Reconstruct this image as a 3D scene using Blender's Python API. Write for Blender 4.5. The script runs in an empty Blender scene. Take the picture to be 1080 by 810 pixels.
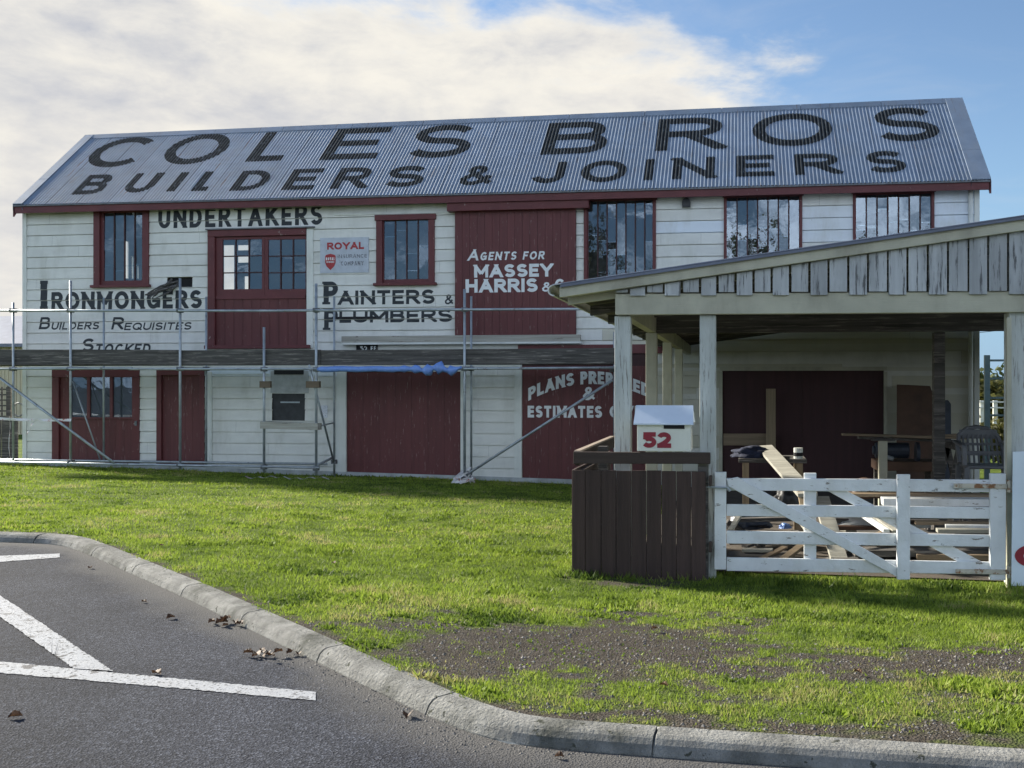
import bpy, bmesh, math, random
import numpy as np
from mathutils import Vector, noise as mnoise

random.seed(7); rng = np.random.default_rng(11)
S = bpy.context.scene
C = S.collection
R = math.radians
# ------------------------------------------------------------------ camera, light, exposure
TH = math.atan(0.145)                     # the camera looks a little to the left of square-on
CT, ST = math.cos(TH), math.sin(TH)
EYE = 1.6
F, CX, CY = 1080.0, 622.0, 405.0          # photograph is 1080 wide
cam = bpy.data.cameras.new('camera'); cam_o = bpy.data.objects.new('camera', cam); C.objects.link(cam_o)
cam.sensor_width = 36; cam.lens = 36.0; cam.shift_x = -(CX - 540) / 1080.0
cam.clip_start = 0.1; cam.clip_end = 3000
cam_o.location = (0, 0, EYE); cam_o.rotation_euler = (R(90), 0, TH)
S.camera = cam_o
S.view_settings.view_transform = 'Standard'; S.view_settings.look = 'None'
S.view_settings.exposure = 2.02; S.view_settings.gamma = 1.0; S.view_settings.use_curve_mapping = False
S.render.resolution_x = 1024; S.render.resolution_y = 768
S.cycles.max_bounces = 8; S.cycles.transparent_max_bounces = 12

SUN_DIR = Vector((-1.62, 0.82, 0.92)).normalized()      # towards the sun: behind the building, to the left
sun = bpy.data.lights.new('sun', 'SUN'); sun_o = bpy.data.objects.new('sun', sun); C.objects.link(sun_o)
sun.energy = 2.8; sun.angle = R(6.0); sun.color = (1.0, 0.93, 0.80)
sun_o.rotation_euler = SUN_DIR.to_track_quat('Z', 'Y').to_euler()

world = bpy.data.worlds.new('World'); S.world = world; world.use_nodes = True
WT = world.node_tree; WT.nodes.clear()
def wn(t): return WT.nodes.new(t)
def vmath(op, a, b=None):
    n = wn('ShaderNodeVectorMath'); n.operation = op
    for i, x in enumerate((a, b)):
        if x is None: continue
        if isinstance(x, tuple): n.inputs[i].default_value = x
        else: WT.links.new(x, n.inputs[i])
    return n.outputs['Value'] if op == 'DOT_PRODUCT' else n.outputs['Vector']
def wmath(op, a, b=None, c=None, clamp=False):
    n = wn('ShaderNodeMath'); n.operation = op; n.use_clamp = clamp
    for i, x in enumerate((a, b, c)):
        if x is None: continue
        if isinstance(x, (int, float)): n.inputs[i].default_value = x
        else: WT.links.new(x, n.inputs[i])
    return n.outputs[0]
def wmix(f, a, b):
    n = wn('ShaderNodeMix'); n.data_type = 'RGBA'
    for s, x in ((n.inputs[0], f), (n.inputs[6], a), (n.inputs[7], b)):
        if isinstance(x, (int, float)): s.default_value = x
        elif isinstance(x, tuple): s.default_value = (*x, 1)
        else: WT.links.new(x, s)
    return n.outputs[2]
def wnoise(vec, scale, detail=6, rough=0.55, dist=0.0):
    n = wn('ShaderNodeTexNoise'); n.inputs['Scale'].default_value = scale; n.inputs['Detail'].default_value = detail
    n.inputs['Roughness'].default_value = rough; n.inputs['Distortion'].default_value = dist
    WT.links.new(vec, n.inputs['Vector']); return n.outputs['Fac']
def wstep(x, lo, hi):
    n = wn('ShaderNodeMapRange'); n.interpolation_type = 'SMOOTHSTEP'
    WT.links.new(x, n.inputs['Value']); n.inputs['From Min'].default_value = lo; n.inputs['From Max'].default_value = hi
    return n.outputs['Result']
def raydir(u, v):
    xc, zc = (u - CX) / F, (CY - v) / F
    return Vector((xc * CT - ST, xc * ST + CT, zc))
sky = wn('ShaderNodeTexSky'); sky.sky_type = 'NISHITA'; sky.sun_disc = False
sky.sun_elevation = math.asin(SUN_DIR.z); sky.sun_rotation = math.atan2(SUN_DIR.x, SUN_DIR.y)
sky.air_density = 1.0; sky.dust_density = 0.3; sky.ozone_density = 3.0
co = wn('ShaderNodeTexCoord').outputs['Generated']
stretch = vmath('MULTIPLY', co, (1.0, 1.0, 2.6))
n_big = wnoise(stretch, 3.2, 7, 0.56, 0.3)
n_mid = wnoise(stretch, 7.5, 8, 0.6, 0.2)
# the cloud bank: below the plane through two sky directions, and left of a third
a1, a2 = raydir(430, -25), raydir(870, 72)
nb = tuple(a2.cross(a1).normalized()); nb = nb if Vector(nb).dot(raydir(300, 150)) > 0 else tuple(-x for x in nb)
b1, b2 = raydir(862, 60), raydir(862, 200)
nr = b1.cross(b2).normalized(); nr = tuple(nr) if nr.dot(raydir(300, 100)) > 0 else tuple(-nr)
wob = wmath('MULTIPLY', wmath('SUBTRACT', n_mid, 0.5), 0.22)
wob2 = wmath('MULTIPLY', wmath('SUBTRACT', n_big, 0.5), 0.20)
d1 = wmath('ADD', wmath('ADD', vmath('DOT_PRODUCT', co, nb), wob), wob2)
d2 = wmath('ADD', wmath('ADD', vmath('DOT_PRODUCT', co, nr), wob), wob2)
bank = wmath('MULTIPLY', wstep(d1, -0.035, 0.05), wstep(d2, -0.04, 0.07))
# gap of blue low on the left
g = raydir(-10, 225).normalized()
gap = wstep(wmath('ADD', vmath('DOT_PRODUCT', co, tuple(g)), wmath('MULTIPLY', wob, 0.12)), 0.9988, 0.9999)
bank = wmath('MULTIPLY', bank, wmath('SUBTRACT', 1.0, wmath('MULTIPLY', gap, 0.0)))
# scattered cloud elsewhere (behind the viewer), thin cirrus on the blue side
front = vmath('DOT_PRODUCT', co, (-ST, CT, 0.0))
back = wstep(front, 0.35, -0.25)
zc = wn('ShaderNodeSeparateXYZ'); WT.links.new(co, zc.inputs[0])
scat = wmath('MULTIPLY', wmath('MULTIPLY', wstep(n_big, 0.46, 0.62), back), wstep(zc.outputs['Z'], 0.75, 0.30))
wisp = wmath('MULTIPLY', wstep(wnoise(stretch, 5.0, 8, 0.62, 0.6), 0.50, 0.80), 0.14)
lowhaze = wmath('MULTIPLY', wstep(zc.outputs['Z'], 0.26, 0.0), 0.80)
cover = wmath('MAXIMUM', wmath('MAXIMUM', bank, scat), wisp)
shade = wstep(wmath('ADD', wmath('MULTIPLY', wmath('ADD', n_big, n_mid), 0.5), wmath('MULTIPLY', zc.outputs['Z'], 0.45)), 0.46, 0.80)
n_fine = wnoise(vmath('MULTIPLY', co, (1.0, 1.0, 2.0)), 15, 8, 0.62, 0.4)
shade = wmath('MULTIPLY', shade, wstep(wmath('ADD', d1, wmath('MULTIPLY', n_fine, 0.12)), 0.04, 0.24))
shade = wmath('ADD', shade, wmath('MULTIPLY', wmath('SUBTRACT', n_fine, 0.5), 0.55), clamp=True)
front_cloud = wmix(shade, (0.375, 0.36, 0.328), (0.215, 0.224, 0.250))
back_fill_cloud = wmix(wstep(n_mid, 0.4, 0.62), (0.98, 1.09, 1.25), (1.46, 1.56, 1.70))  # unseen clouds behind the viewer, brightened to fill the shaded front wall
cloud = wmix(back, front_cloud, back_fill_cloud)
SKY_K = 0.038; CLOUD_K = 0.62
skyc = wn('ShaderNodeVectorMath'); skyc.operation = 'SCALE'; WT.links.new(sky.outputs['Color'], skyc.inputs[0]); skyc.inputs['Scale'].default_value = 1.0
cl = wn('ShaderNodeVectorMath'); cl.operation = 'SCALE'; WT.links.new(cloud, cl.inputs[0]); cl.inputs['Scale'].default_value = CLOUD_K / SKY_K
hz = wmix(lowhaze, skyc.outputs[0], tuple(x * CLOUD_K / SKY_K for x in (0.105, 0.195, 0.305)))
fin = wmix(cover, hz, cl.outputs[0])
bg = wn('ShaderNodeBackground'); bg.inputs['Strength'].default_value = SKY_K; WT.links.new(fin, bg.inputs['Color'])
wo = wn('ShaderNodeOutputWorld'); WT.links.new(bg.outputs[0], wo.inputs['Surface'])

# ------------------------------------------------------------------ survey helpers
DB = 21.38          # distance of the building's front wall
DC = 9.0            # distance of the carport's front frame
def at(u, v, y):
    d = raydir(u, v); t = y / d.y
    return d.x * t, EYE + d.z * t           # x, z on the vertical plane at y
def atx(u, y, v=405): return at(u, v, y)[0]
def proj(x, y, z):
    xc = x * CT + y * ST; yc = -x * ST + y * CT
    return CX + F * xc / yc, CY - F * (z - EYE) / yc

# ------------------------------------------------------------------ mesh helpers
class MB:
    def __init__(s): s.v = []; s.f = []; s.t = []
    def face(s, pts, tint=0.5):
        i = len(s.v); s.v += [tuple(p) for p in pts]; s.f.append(tuple(range(i, i + len(pts)))); s.t.append(tint)
    def box(s, x0, x1, y0, y1, z0, z1, tint=0.5):
        if x0 > x1: x0, x1 = x1, x0
        if y0 > y1: y0, y1 = y1, y0
        if z0 > z1: z0, z1 = z1, z0
        i = len(s.v)
        s.v += [(x0,y0,z0),(x1,y0,z0),(x1,y1,z0),(x0,y1,z0),(x0,y0,z1),(x1,y0,z1),(x1,y1,z1),(x0,y1,z1)]
        for q in ((0,3,2,1),(4,5,6,7),(0,1,5,4),(1,2,6,5),(2,3,7,6),(3,0,4,7)):
            s.f.append(tuple(i + k for k in q)); s.t.append(tint)
    def beam(s, a, b, w, h, up=(0, 0, 1), tint=0.5):
        """rectangular bar from a to b; w across, h along 'up'"""
        a, b = Vector(a), Vector(b); d = (b - a).normalized(); up = Vector(up)
        if abs(d.dot(up)) > 0.999: up = Vector((0, 1, 0))
        sd = d.cross(up).normalized(); u2 = sd.cross(d).normalized()
        i = len(s.v)
        for p in (a, b):
            for sx, sz in ((-1,-1),(1,-1),(1,1),(-1,1)):
                s.v.append(tuple(p + sd * (sx * w / 2) + u2 * (sz * h / 2)))
        for q in ((0,1,2,3),(7,6,5,4),(0,4,5,1),(1,5,6,2),(2,6,7,3),(3,7,4,0)):
            s.f.append(tuple(i + k for k in q)); s.t.append(tint)
    def tube(s, pts, r, n=10, cap=True, tint=0.5):
        pts = [Vector(p) for p in pts]; rings = []
        rr = r if isinstance(r, (list, tuple)) else [r] * len(pts)
        for k, p in enumerate(pts):
            d = (pts[min(k + 1, len(pts) - 1)] - pts[max(k - 1, 0)]).normalized()
            a = Vector((0, 0, 1)) if abs(d.z) < 0.9 else Vector((1, 0, 0))
            sx = d.cross(a).normalized(); sy = sx.cross(d)
            i = len(s.v)
            for j in range(n):
                an = 2 * math.pi * j / n
                s.v.append(tuple(p + (sx * math.cos(an) + sy * math.sin(an)) * rr[k]))
            rings.append(i)
        for a, b in zip(rings, rings[1:]):
            for j in range(n):
                s.f.append((a + j, a + (j + 1) % n, b + (j + 1) % n, b + j)); s.t.append(tint)
        if cap:
            s.f.append(tuple(rings[0] + j for j in reversed(range(n)))); s.t.append(tint)
            s.f.append(tuple(rings[-1] + j for j in range(n))); s.t.append(tint)
    def prism(s, poly, y0, y1, tint=0.5):
        """poly: [(x, z)] outline extruded from y0 to y1"""
        ar = sum(poly[k][0] * poly[(k+1) % len(poly)][1] - poly[(k+1) % len(poly)][0] * poly[k][1] for k in range(len(poly)))
        if ar < 0: poly = poly[::-1]
        n = len(poly); i = len(s.v)
        s.v += [(x, y0, z) for x, z in poly] + [(x, y1, z) for x, z in poly]
        s.f.append(tuple(i + k for k in range(n))); s.t.append(tint)
        s.f.append(tuple(i + n + k for k in reversed(range(n)))); s.t.append(tint)
        for k in range(n):
            k2 = (k + 1) % n
            s.f.append((i + k, i + n + k, i + n + k2, i + k2)); s.t.append(tint)

ORIGIN = {}
def thing(name, label, cat, loc=(0, 0, 0), group=None):
    o = bpy.data.objects.new(name, None); C.objects.link(o); o.empty_display_size = 0.2
    o.location = loc; o['label'] = label; o['category'] = cat
    if group: o['group'] = group
    ORIGIN[o] = Vector(loc); return o
def obj(name, mb, mat, parent=None, bevel=0.0, smooth=False, label=None, cat=None, group=None, kind=None):
    org = ORIGIN.get(parent, Vector((0, 0, 0)))
    me = bpy.data.meshes.new(name)
    vs = [(a - org.x, b - org.y, c - org.z) for a, b, c in mb.v] if org.length else mb.v
    me.from_pydata(vs, [], mb.f)
    if any(t != 0.5 for t in mb.t):
        at_ = me.attributes.new('tint', 'FLOAT', 'FACE'); at_.data.foreach_set('value', np.array(mb.t, dtype=np.float32))
    me.update()
    if mat: me.materials.append(mat)
    if smooth: me.polygons.foreach_set('use_smooth', [True] * len(me.polygons))
    o = bpy.data.objects.new(name, me); C.objects.link(o)
    if parent: o.parent = parent
    ORIGIN[o] = org
    if bevel > 0:
        m = o.modifiers.new('bevel', 'BEVEL'); m.width = bevel; m.segments = 2; m.limit_method = 'ANGLE'; m.angle_limit = R(40)
    if label: o['label'] = label
    if cat: o['category'] = cat
    if group: o['group'] = group
    if kind: o['kind'] = kind
    return o
def pbox(mb, u0, v0, u1, v1, y, depth, tint=0.5):
    """a box whose front face, at distance y, spans those picture points; depth goes away from the viewer"""
    um, vm = (u0 + u1) / 2, (v0 + v1) / 2
    x0, x1 = at(u0, vm, y)[0], at(u1, vm, y)[0]; z1, z0 = at(um, v0, y)[1], at(um, v1, y)[1]
    mb.box(x0, x1, y, y + depth, z0, z1, tint); return x0, x1, z0, z1
def P3(u, v, y):
    x, z = at(u, v, y); return (x, y, z)

# ------------------------------------------------------------------ materials
def mat(name, col, rough=0.6, var=0.25, nscale=6.0, stretch=(1, 1, 1), metal=0.0, bump=0.15, bscale=40.0, tint=0.0,
        wear=None, wear_lo=0.6, wear_hi=0.64, wscale=9.0, wstretch=(1, 1, 1), dirt=None, dirt_amt=0.0, spec=0.4, bstretch=None, tintcol=None, wear2=None, old_shade_col=None):
    m = bpy.data.materials.new(name); m.use_nodes = True; T = m.node_tree; B = T.nodes['Principled BSDF']
    L = T.links.new
    def nd(t): return T.nodes.new(t)
    geo = nd('ShaderNodeNewGeometry').outputs['Position']
    def vec(st):
        n = nd('ShaderNodeVectorMath'); n.operation = 'MULTIPLY'; L(geo, n.inputs[0]); n.inputs[1].default_value = st; return n.outputs[0]
    def nz(st, sc, det=6, rg=0.6):
        n = nd('ShaderNodeTexNoise'); n.inputs['Scale'].default_value = sc; n.inputs['Detail'].default_value = det; n.inputs['Roughness'].default_value = rg
        L(vec(st), n.inputs['Vector']); return n.outputs['Fac']
    def mr(x, a, b, c=0.0, d=1.0, smooth=False):
        n = nd('ShaderNodeMapRange'); L(x, n.inputs[0])
        if smooth: n.interpolation_type = 'SMOOTHSTEP'
        for k, q in zip(('From Min', 'From Max', 'To Min', 'To Max'), (a, b, c, d)): n.inputs[k].default_value = q
        return n.outputs[0]
    def mix(f, a, b, mode='MIX'):
        n = nd('ShaderNodeMix'); n.data_type = 'RGBA'; n.blend_type = mode
        for s, x in ((n.inputs[0], f), (n.inputs[6], a), (n.inputs[7], b)):
            if isinstance(x, (int, float)): s.default_value = x
            elif isinstance(x, tuple): s.default_value = (*x[:3], 1)
            else: L(x, s)
        return n.outputs[2]
    base = nz(stretch, nscale)
    lo = tuple(c * (1 - var) for c in col); hi = tuple(min(1, c * (1 + var)) for c in col)
    c = mix(mr(base, 0.3, 0.7), lo, hi)
    if tint or tintcol:
        a = nd('ShaderNodeAttribute'); a.attribute_name = 'tint'
        if tintcol: c = mix(mr(a.outputs['Fac'], 0.7, 1.0), c, tintcol)
        if old_shade_col: c = mix(mr(a.outputs['Fac'], 0.2, 0.0), c, old_shade_col)  # older olive paint with carport shade mixed into the colour
        if tint:
            g = nd('ShaderNodeCombineColor'); v = mr(a.outputs['Fac'], 0.0, 1.0, 1 - tint, 1 + tint)
            for k in range(3): L(v, g.inputs[k])
            c = mix(1.0, c, g.outputs[0], 'MULTIPLY')
    if dirt:
        d = mr(nz((1, 1, 0.35), 2.2, 8, 0.65), 0.45, 0.75, 0, dirt_amt, True); c = mix(d, c, dirt)
    if wear:
        wq = mr(nz(wstretch, wscale, 9, 0.68), wear_lo, wear_hi, 0, 1, True); c = mix(wq, c, wear)
    if wear2:
        c = mix(mr(nz(wear2[1], wear2[2], 9, 0.7), wear2[3], wear2[3] + 0.04, 0, 1, True), c, wear2[0])
    L(c, B.inputs['Base Color'])
    B.inputs['Roughness'].default_value = rough; B.inputs['Metallic'].default_value = metal; B.inputs['Specular IOR Level'].default_value = spec
    if bump:
        b = nd('ShaderNodeBump'); b.inputs['Strength'].default_value = bump; b.inputs['Distance'].default_value = 0.02
        L(nz(bstretch or stretch, bscale, 6), b.inputs['Height']); L(b.outputs[0], B.inputs['Normal'])
    m['nodes'] = 1
    return m
WOODX = (0.25, 4, 6); WOODZ = (6, 4, 0.22)
M = {}
M['board'] = mat('cream_weatherboard_paint', (0.69, 0.695, 0.655), 0.5, 0.07, 1.6, (1, 1, 3), tint=0.07, bump=0.10, bscale=60, bstretch=(0.3, 1, 4),
                 dirt=(0.42, 0.42, 0.36), dirt_amt=0.5, wear=(0.30, 0.28, 0.24), wear_lo=0.685, wear_hi=0.73, wscale=6, wstretch=(1.4, 1, 1.6), tintcol=(0.66, 0.74, 0.84), old_shade_col=(0.52, 0.50, 0.38))
M['trim_white'] = mat('white_trim_paint', (0.68, 0.70, 0.66), 0.5, 0.08, 3, (1, 1, 0.4), dirt=(0.40, 0.39, 0.33), dirt_amt=0.4, bump=0.08,
                      wear=(0.30, 0.27, 0.23), wear_lo=0.68, wear_hi=0.72, wscale=10, wstretch=(3, 3, 0.5))
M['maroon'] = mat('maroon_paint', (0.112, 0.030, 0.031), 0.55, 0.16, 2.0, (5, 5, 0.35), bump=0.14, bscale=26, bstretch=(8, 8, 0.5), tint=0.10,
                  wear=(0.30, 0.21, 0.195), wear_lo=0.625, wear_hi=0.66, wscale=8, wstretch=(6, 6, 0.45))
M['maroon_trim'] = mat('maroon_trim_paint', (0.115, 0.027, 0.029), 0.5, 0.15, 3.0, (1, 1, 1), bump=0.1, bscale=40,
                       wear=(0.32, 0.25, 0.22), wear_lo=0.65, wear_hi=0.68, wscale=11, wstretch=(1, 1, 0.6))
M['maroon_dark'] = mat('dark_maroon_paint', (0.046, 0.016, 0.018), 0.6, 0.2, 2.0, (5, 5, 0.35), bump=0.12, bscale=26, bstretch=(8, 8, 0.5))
M['ink'] = mat('black_sign_paint', (0.022, 0.028, 0.034), 0.6, 0.25, 9, bump=0, wear=(0.5, 0.52, 0.48), wear_lo=0.69, wear_hi=0.73, wscale=14)
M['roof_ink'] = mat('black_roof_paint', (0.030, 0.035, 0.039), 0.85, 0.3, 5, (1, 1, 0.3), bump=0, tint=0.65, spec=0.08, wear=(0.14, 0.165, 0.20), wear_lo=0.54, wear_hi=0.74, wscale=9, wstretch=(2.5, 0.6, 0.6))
M['sign_white'] = mat('white_sign_paint', (0.70, 0.73, 0.74), 0.55, 0.08, 9, bump=0, wear=(0.25, 0.10, 0.10), wear_lo=0.67, wear_hi=0.71, wscale=16, wstretch=(3, 3, 0.7))
M['sign_red'] = mat('red_sign_paint', (0.36, 0.035, 0.04), 0.5, 0.15, 9, bump=0, wear=(0.5, 0.5, 0.52), wear_lo=0.64, wear_hi=0.68, wscale=22)
M['sign_faded'] = mat('faded_sign_paint', (0.16, 0.17, 0.20), 0.5, 0.15, 9, bump=0, wear=(0.5, 0.5, 0.52), wear_lo=0.52, wear_hi=0.60, wscale=24)
M['enamel'] = mat('worn_enamel', (0.46, 0.50, 0.56), 0.35, 0.12, 5, bump=0.05, wear=(0.20, 0.21, 0.22), wear_lo=0.60, wear_hi=0.66, wscale=9)
M['grey_wood'] = mat('weathered_grey_timber', (0.080, 0.075, 0.070), 0.85, 0.55, 3.0, WOODX, bump=0.4, bscale=22, bstretch=(0.4, 6, 10), wear=(0.24, 0.22, 0.20), wear_lo=0.52, wear_hi=0.66, wscale=5, wstretch=(0.4, 3, 7))
M['bare_wood'] = mat('bare_weathered_sill', (0.36, 0.35, 0.30), 0.8, 0.25, 4.0, WOODX, bump=0.3, bscale=22, wear=(0.15, 0.13, 0.11), wear_lo=0.60, wear_hi=0.66, wscale=5, wstretch=(0.6, 2, 4))
M['tan_wood'] = mat('pine_timber', (0.20, 0.150, 0.098), 0.7, 0.25, 3.0, WOODX, bump=0.2, bscale=22, tint=0.35)
M['tan_wood_v'] = mat('upright_pine_timber', (0.28, 0.215, 0.135), 0.7, 0.25, 3.0, WOODZ, bump=0.2, bscale=22, wear=(0.07, 0.05, 0.03), wear_lo=0.70, wear_hi=0.72, wscale=6)
M['beam_paint'] = mat('stained_cream_paint', (0.47, 0.46, 0.36), 0.6, 0.14, 2.0, (1, 1, 1.5), bump=0.15, bscale=24, bstretch=(0.5, 3, 6), dirt=(0.25, 0.23, 0.18), dirt_amt=0.7,
                       wear=(0.32, 0.22, 0.13), wear_lo=0.66, wear_hi=0.74, wscale=3.2, wstretch=(3, 1, 0.5))
M['post_paint'] = mat('peeling_pale_paint', (0.52, 0.55, 0.53), 0.7, 0.16, 3.0, (4, 4, 0.4), bump=0.3, bscale=20, bstretch=WOODZ, dirt=(0.34, 0.36, 0.33), dirt_amt=0.7,
                      wear=(0.22, 0.21, 0.19), wear_lo=0.535, wear_hi=0.63, wscale=8, wstretch=(6, 6, 0.4))
M['gable_paint'] = mat('weathered_grey_white_paint', (0.44, 0.46, 0.47), 0.75, 0.18, 3.0, (4, 4, 0.4), bump=0.3, bscale=20, bstretch=WOODZ, tint=0.2, dirt=(0.22, 0.23, 0.23), dirt_amt=0.7,
                       wear=(0.11, 0.112, 0.115), wear_lo=0.535, wear_hi=0.64, wscale=6, wstretch=(6, 6, 0.45))
M['gate_paint'] = mat('flaking_white_paint', (0.70, 0.72, 0.73), 0.6, 0.10, 4.0, bump=0.25, bscale=24, dirt=(0.44, 0.43, 0.38), dirt_amt=0.55,
                      wear=(0.20, 0.18, 0.155), wear_lo=0.61, wear_hi=0.66, wscale=13, wstretch=(0.6, 1, 2.2))
M['dark_fence'] = mat('dark_brown_stain', (0.052, 0.032, 0.027), 0.75, 0.3, 3.0, (8, 8, 0.4), bump=0.35, bscale=20, bstretch=(9, 9, 0.5), tint=0.25, wear=(0.10, 0.08, 0.07), wear_lo=0.66, wear_hi=0.74, wscale=8, wstretch=(8, 8, 0.5))
M['dark_rail'] = mat('dark_brown_rail_stain', (0.050, 0.034, 0.028), 0.75, 0.3, 3.0, WOODX, bump=0.35, bscale=20, bstretch=(0.4, 6, 9), wear=(0.13, 0.10, 0.085), wear_lo=0.62, wear_hi=0.72, wscale=6, wstretch=(0.6, 3, 5))
M['rail_top'] = mat('bleached_rail_timber', (0.30, 0.24, 0.19), 0.8, 0.25, 4, (4, .3, 4), bump=0.2)
M['steel'] = mat('galvanised_steel', (0.36, 0.40, 0.43), 0.48, 0.22, 5, (1, 1, 1), metal=0.55, bump=0.06, bscale=60, wear=(0.20, 0.19, 0.18), wear_lo=0.60, wear_hi=0.68, wscale=8)
M['dark_steel'] = mat('dull_dark_steel', (0.16, 0.17, 0.18), 0.6, 0.3, 8, metal=0.5, bump=0.1, wear=(0.22, 0.11, 0.06), wear_lo=0.60, wear_hi=0.70, wscale=14)
M['rust'] = mat('rusty_white_strap', (0.50, 0.46, 0.38), 0.7, 0.2, 8, bump=0.25, wear=(0.23, 0.11, 0.05), wear_lo=0.48, wear_hi=0.58, wscale=13)
M['dark'] = mat('dark_void', (0.012, 0.012, 0.013), 0.8, 0.2, 5, bump=0)
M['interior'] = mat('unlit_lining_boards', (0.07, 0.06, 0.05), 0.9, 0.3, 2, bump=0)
M['black_rubber'] = mat('black_plastic', (0.03, 0.032, 0.036), 0.5, 0.3, 8, bump=0.05)
M['grey_plastic'] = mat('grey_moulded_plastic', (0.10, 0.105, 0.115), 0.45, 0.12, 6, bump=0.05)
M['navy'] = mat('navy_cloth', (0.020, 0.026, 0.055), 0.9, 0.4, 9, bump=0.4, bscale=60)
M['tarp'] = mat('blue_tarpaulin', (0.16, 0.29, 0.66), 0.4, 0.14, 9, bump=0.3, bscale=14)
M['tape_white'] = mat('white_barrier_tape', (0.72, 0.70, 0.72), 0.5, 0.08, 9, bump=0.05, wear=(0.46, 0.10, 0.10), wear_lo=0.57, wear_hi=0.60, wscale=9)
M['box_white'] = mat('white_letterbox_paint', (0.68, 0.69, 0.63), 0.45, 0.05, 4, bump=0.05, dirt=(0.5, 0.49, 0.42), dirt_amt=0.35)
M['box_roof'] = mat('pale_metal_lid', (0.62, 0.70, 0.80), 0.4, 0.05, 4, bump=0.03)
M['number_red'] = mat('crimson_number', (0.26, 0.020, 0.036), 0.4, 0.1, 9, bump=0)
M['panel_white'] = mat('white_panel', (0.66, 0.74, 0.82), 0.4, 0.05, 3, bump=0.02)
M['kerb'] = mat('old_concrete', (0.25, 0.248, 0.232), 0.95, 0.35, 7, bump=0.9, bscale=55, spec=0.1, dirt=(0.065, 0.068, 0.055), dirt_amt=0.95, wear2=((0.075, 0.078, 0.062), (1, 1, 1), 14, 0.60), wear=(0.40, 0.39, 0.37), wear_lo=0.62, wear_hi=0.70, wscale=30)
M['plaster'] = mat('bare_plaster_patch', (0.42, 0.44, 0.44), 0.8, 0.2, 6, bump=0.2, dirt=(0.26, 0.25, 0.23), dirt_amt=0.8)
M['paper'] = mat('paper_notice', (0.66, 0.68, 0.72), 0.6, 0.05, 8, bump=0, wear=(0.16, 0.19, 0.30), wear_lo=0.55, wear_hi=0.60, wscale=26, wstretch=(1, 1, 2.5))
M['brown_board'] = mat('brown_hardboard', (0.085, 0.045, 0.028), 0.6, 0.25, 3, bump=0.1)
M['machine'] = mat('dark_machine_enamel', (0.035, 0.045, 0.065), 0.45, 0.3, 6, bump=0.1)
M['shed_wall'] = mat('cream_shed_sheet', (0.50, 0.46, 0.33), 0.7, 0.12, 3, (4, 4, 0.4), bump=0.1, dirt=(0.3, 0.27, 0.2), dirt_amt=0.5)
M['shed_roof'] = mat('slate_blue_sheet_roof', (0.15, 0.17, 0.23), 0.5, 0.15, 3, bump=0.1)
M['dirt'] = mat('packed_dirt', (0.085, 0.07, 0.055), 0.95, 0.35, 3, bump=0.5, bscale=30)
M['foundation'] = mat('pale_base_strip', (0.40, 0.43, 0.44), 0.8, 0.2, 5, bump=0.2, dirt=(0.2, 0.2, 0.17), dirt_amt=0.7)
M['trunk'] = mat('grey_brown_bark', (0.13, 0.105, 0.085), 0.9, 0.4, 3, (4, 4, 0.6), bump=0.6, bscale=18)
M['stone'] = mat('grey_gravel_stone', (0.17, 0.158, 0.145), 0.9, 0.35, 30, bump=0.2, tint=0.5)
M['green_steel'] = mat('green_painted_steel', (0.085, 0.13, 0.135), 0.5, 0.2, 6, bump=0.05)
def leafmat(name, c0, c1, trans=0.35, straw=None):
    m = bpy.data.materials.new(name); m.use_nodes = True; T = m.node_tree; B = T.nodes['Principled BSDF']
    a = T.nodes.new('ShaderNodeAttribute'); a.attribute_name = 'tint'
    r = T.nodes.new('ShaderNodeMix'); r.data_type = 'RGBA'; r.inputs[6].default_value = (*c0, 1); r.inputs[7].default_value = (*c1, 1)
    T.links.new(a.outputs['Fac'], r.inputs[0])
    if straw:
        q = T.nodes.new('ShaderNodeMapRange'); T.links.new(a.outputs['Fac'], q.inputs[0]); q.inputs['From Min'].default_value = 0.88; q.inputs['From Max'].default_value = 1.15
        r2 = T.nodes.new('ShaderNodeMix'); r2.data_type = 'RGBA'; T.links.new(q.outputs[0], r2.inputs[0]); T.links.new(r.outputs[2], r2.inputs[6]); r2.inputs[7].default_value = (*straw, 1); r = r2
    T.links.new(r.outputs[2], B.inputs['Base Color'])
    B.inputs['Roughness'].default_value = 0.6; B.inputs['Specular IOR Level'].default_value = 0.25
    t = T.nodes.new('ShaderNodeBsdfTranslucent'); T.links.new(r.outputs[2], t.inputs['Color'])
    mx = T.nodes.new('ShaderNodeMixShader'); mx.inputs[0].default_value = trans
    T.links.new(B.outputs[0], mx.inputs[1]); T.links.new(t.outputs[0], mx.inputs[2])
    T.links.new(mx.outputs[0], T.nodes['Material Output'].inputs['Surface']); return m
M['grass'] = leafmat('lawn_grass', (0.064, 0.108, 0.018), (0.30, 0.40, 0.050), 0.45, (0.36, 0.33, 0.14))
M['leaf_green'] = leafmat('green_foliage', (0.030, 0.045, 0.014), (0.085, 0.105, 0.030), 0.3)
M['leaf_olive'] = leafmat('olive_foliage', (0.060, 0.062, 0.018), (0.15, 0.14, 0.04), 0.3)
M['leaf_dead'] = leafmat('dead_leaf', (0.05, 0.026, 0.014), (0.19, 0.105, 0.055), 0.1)

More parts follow.
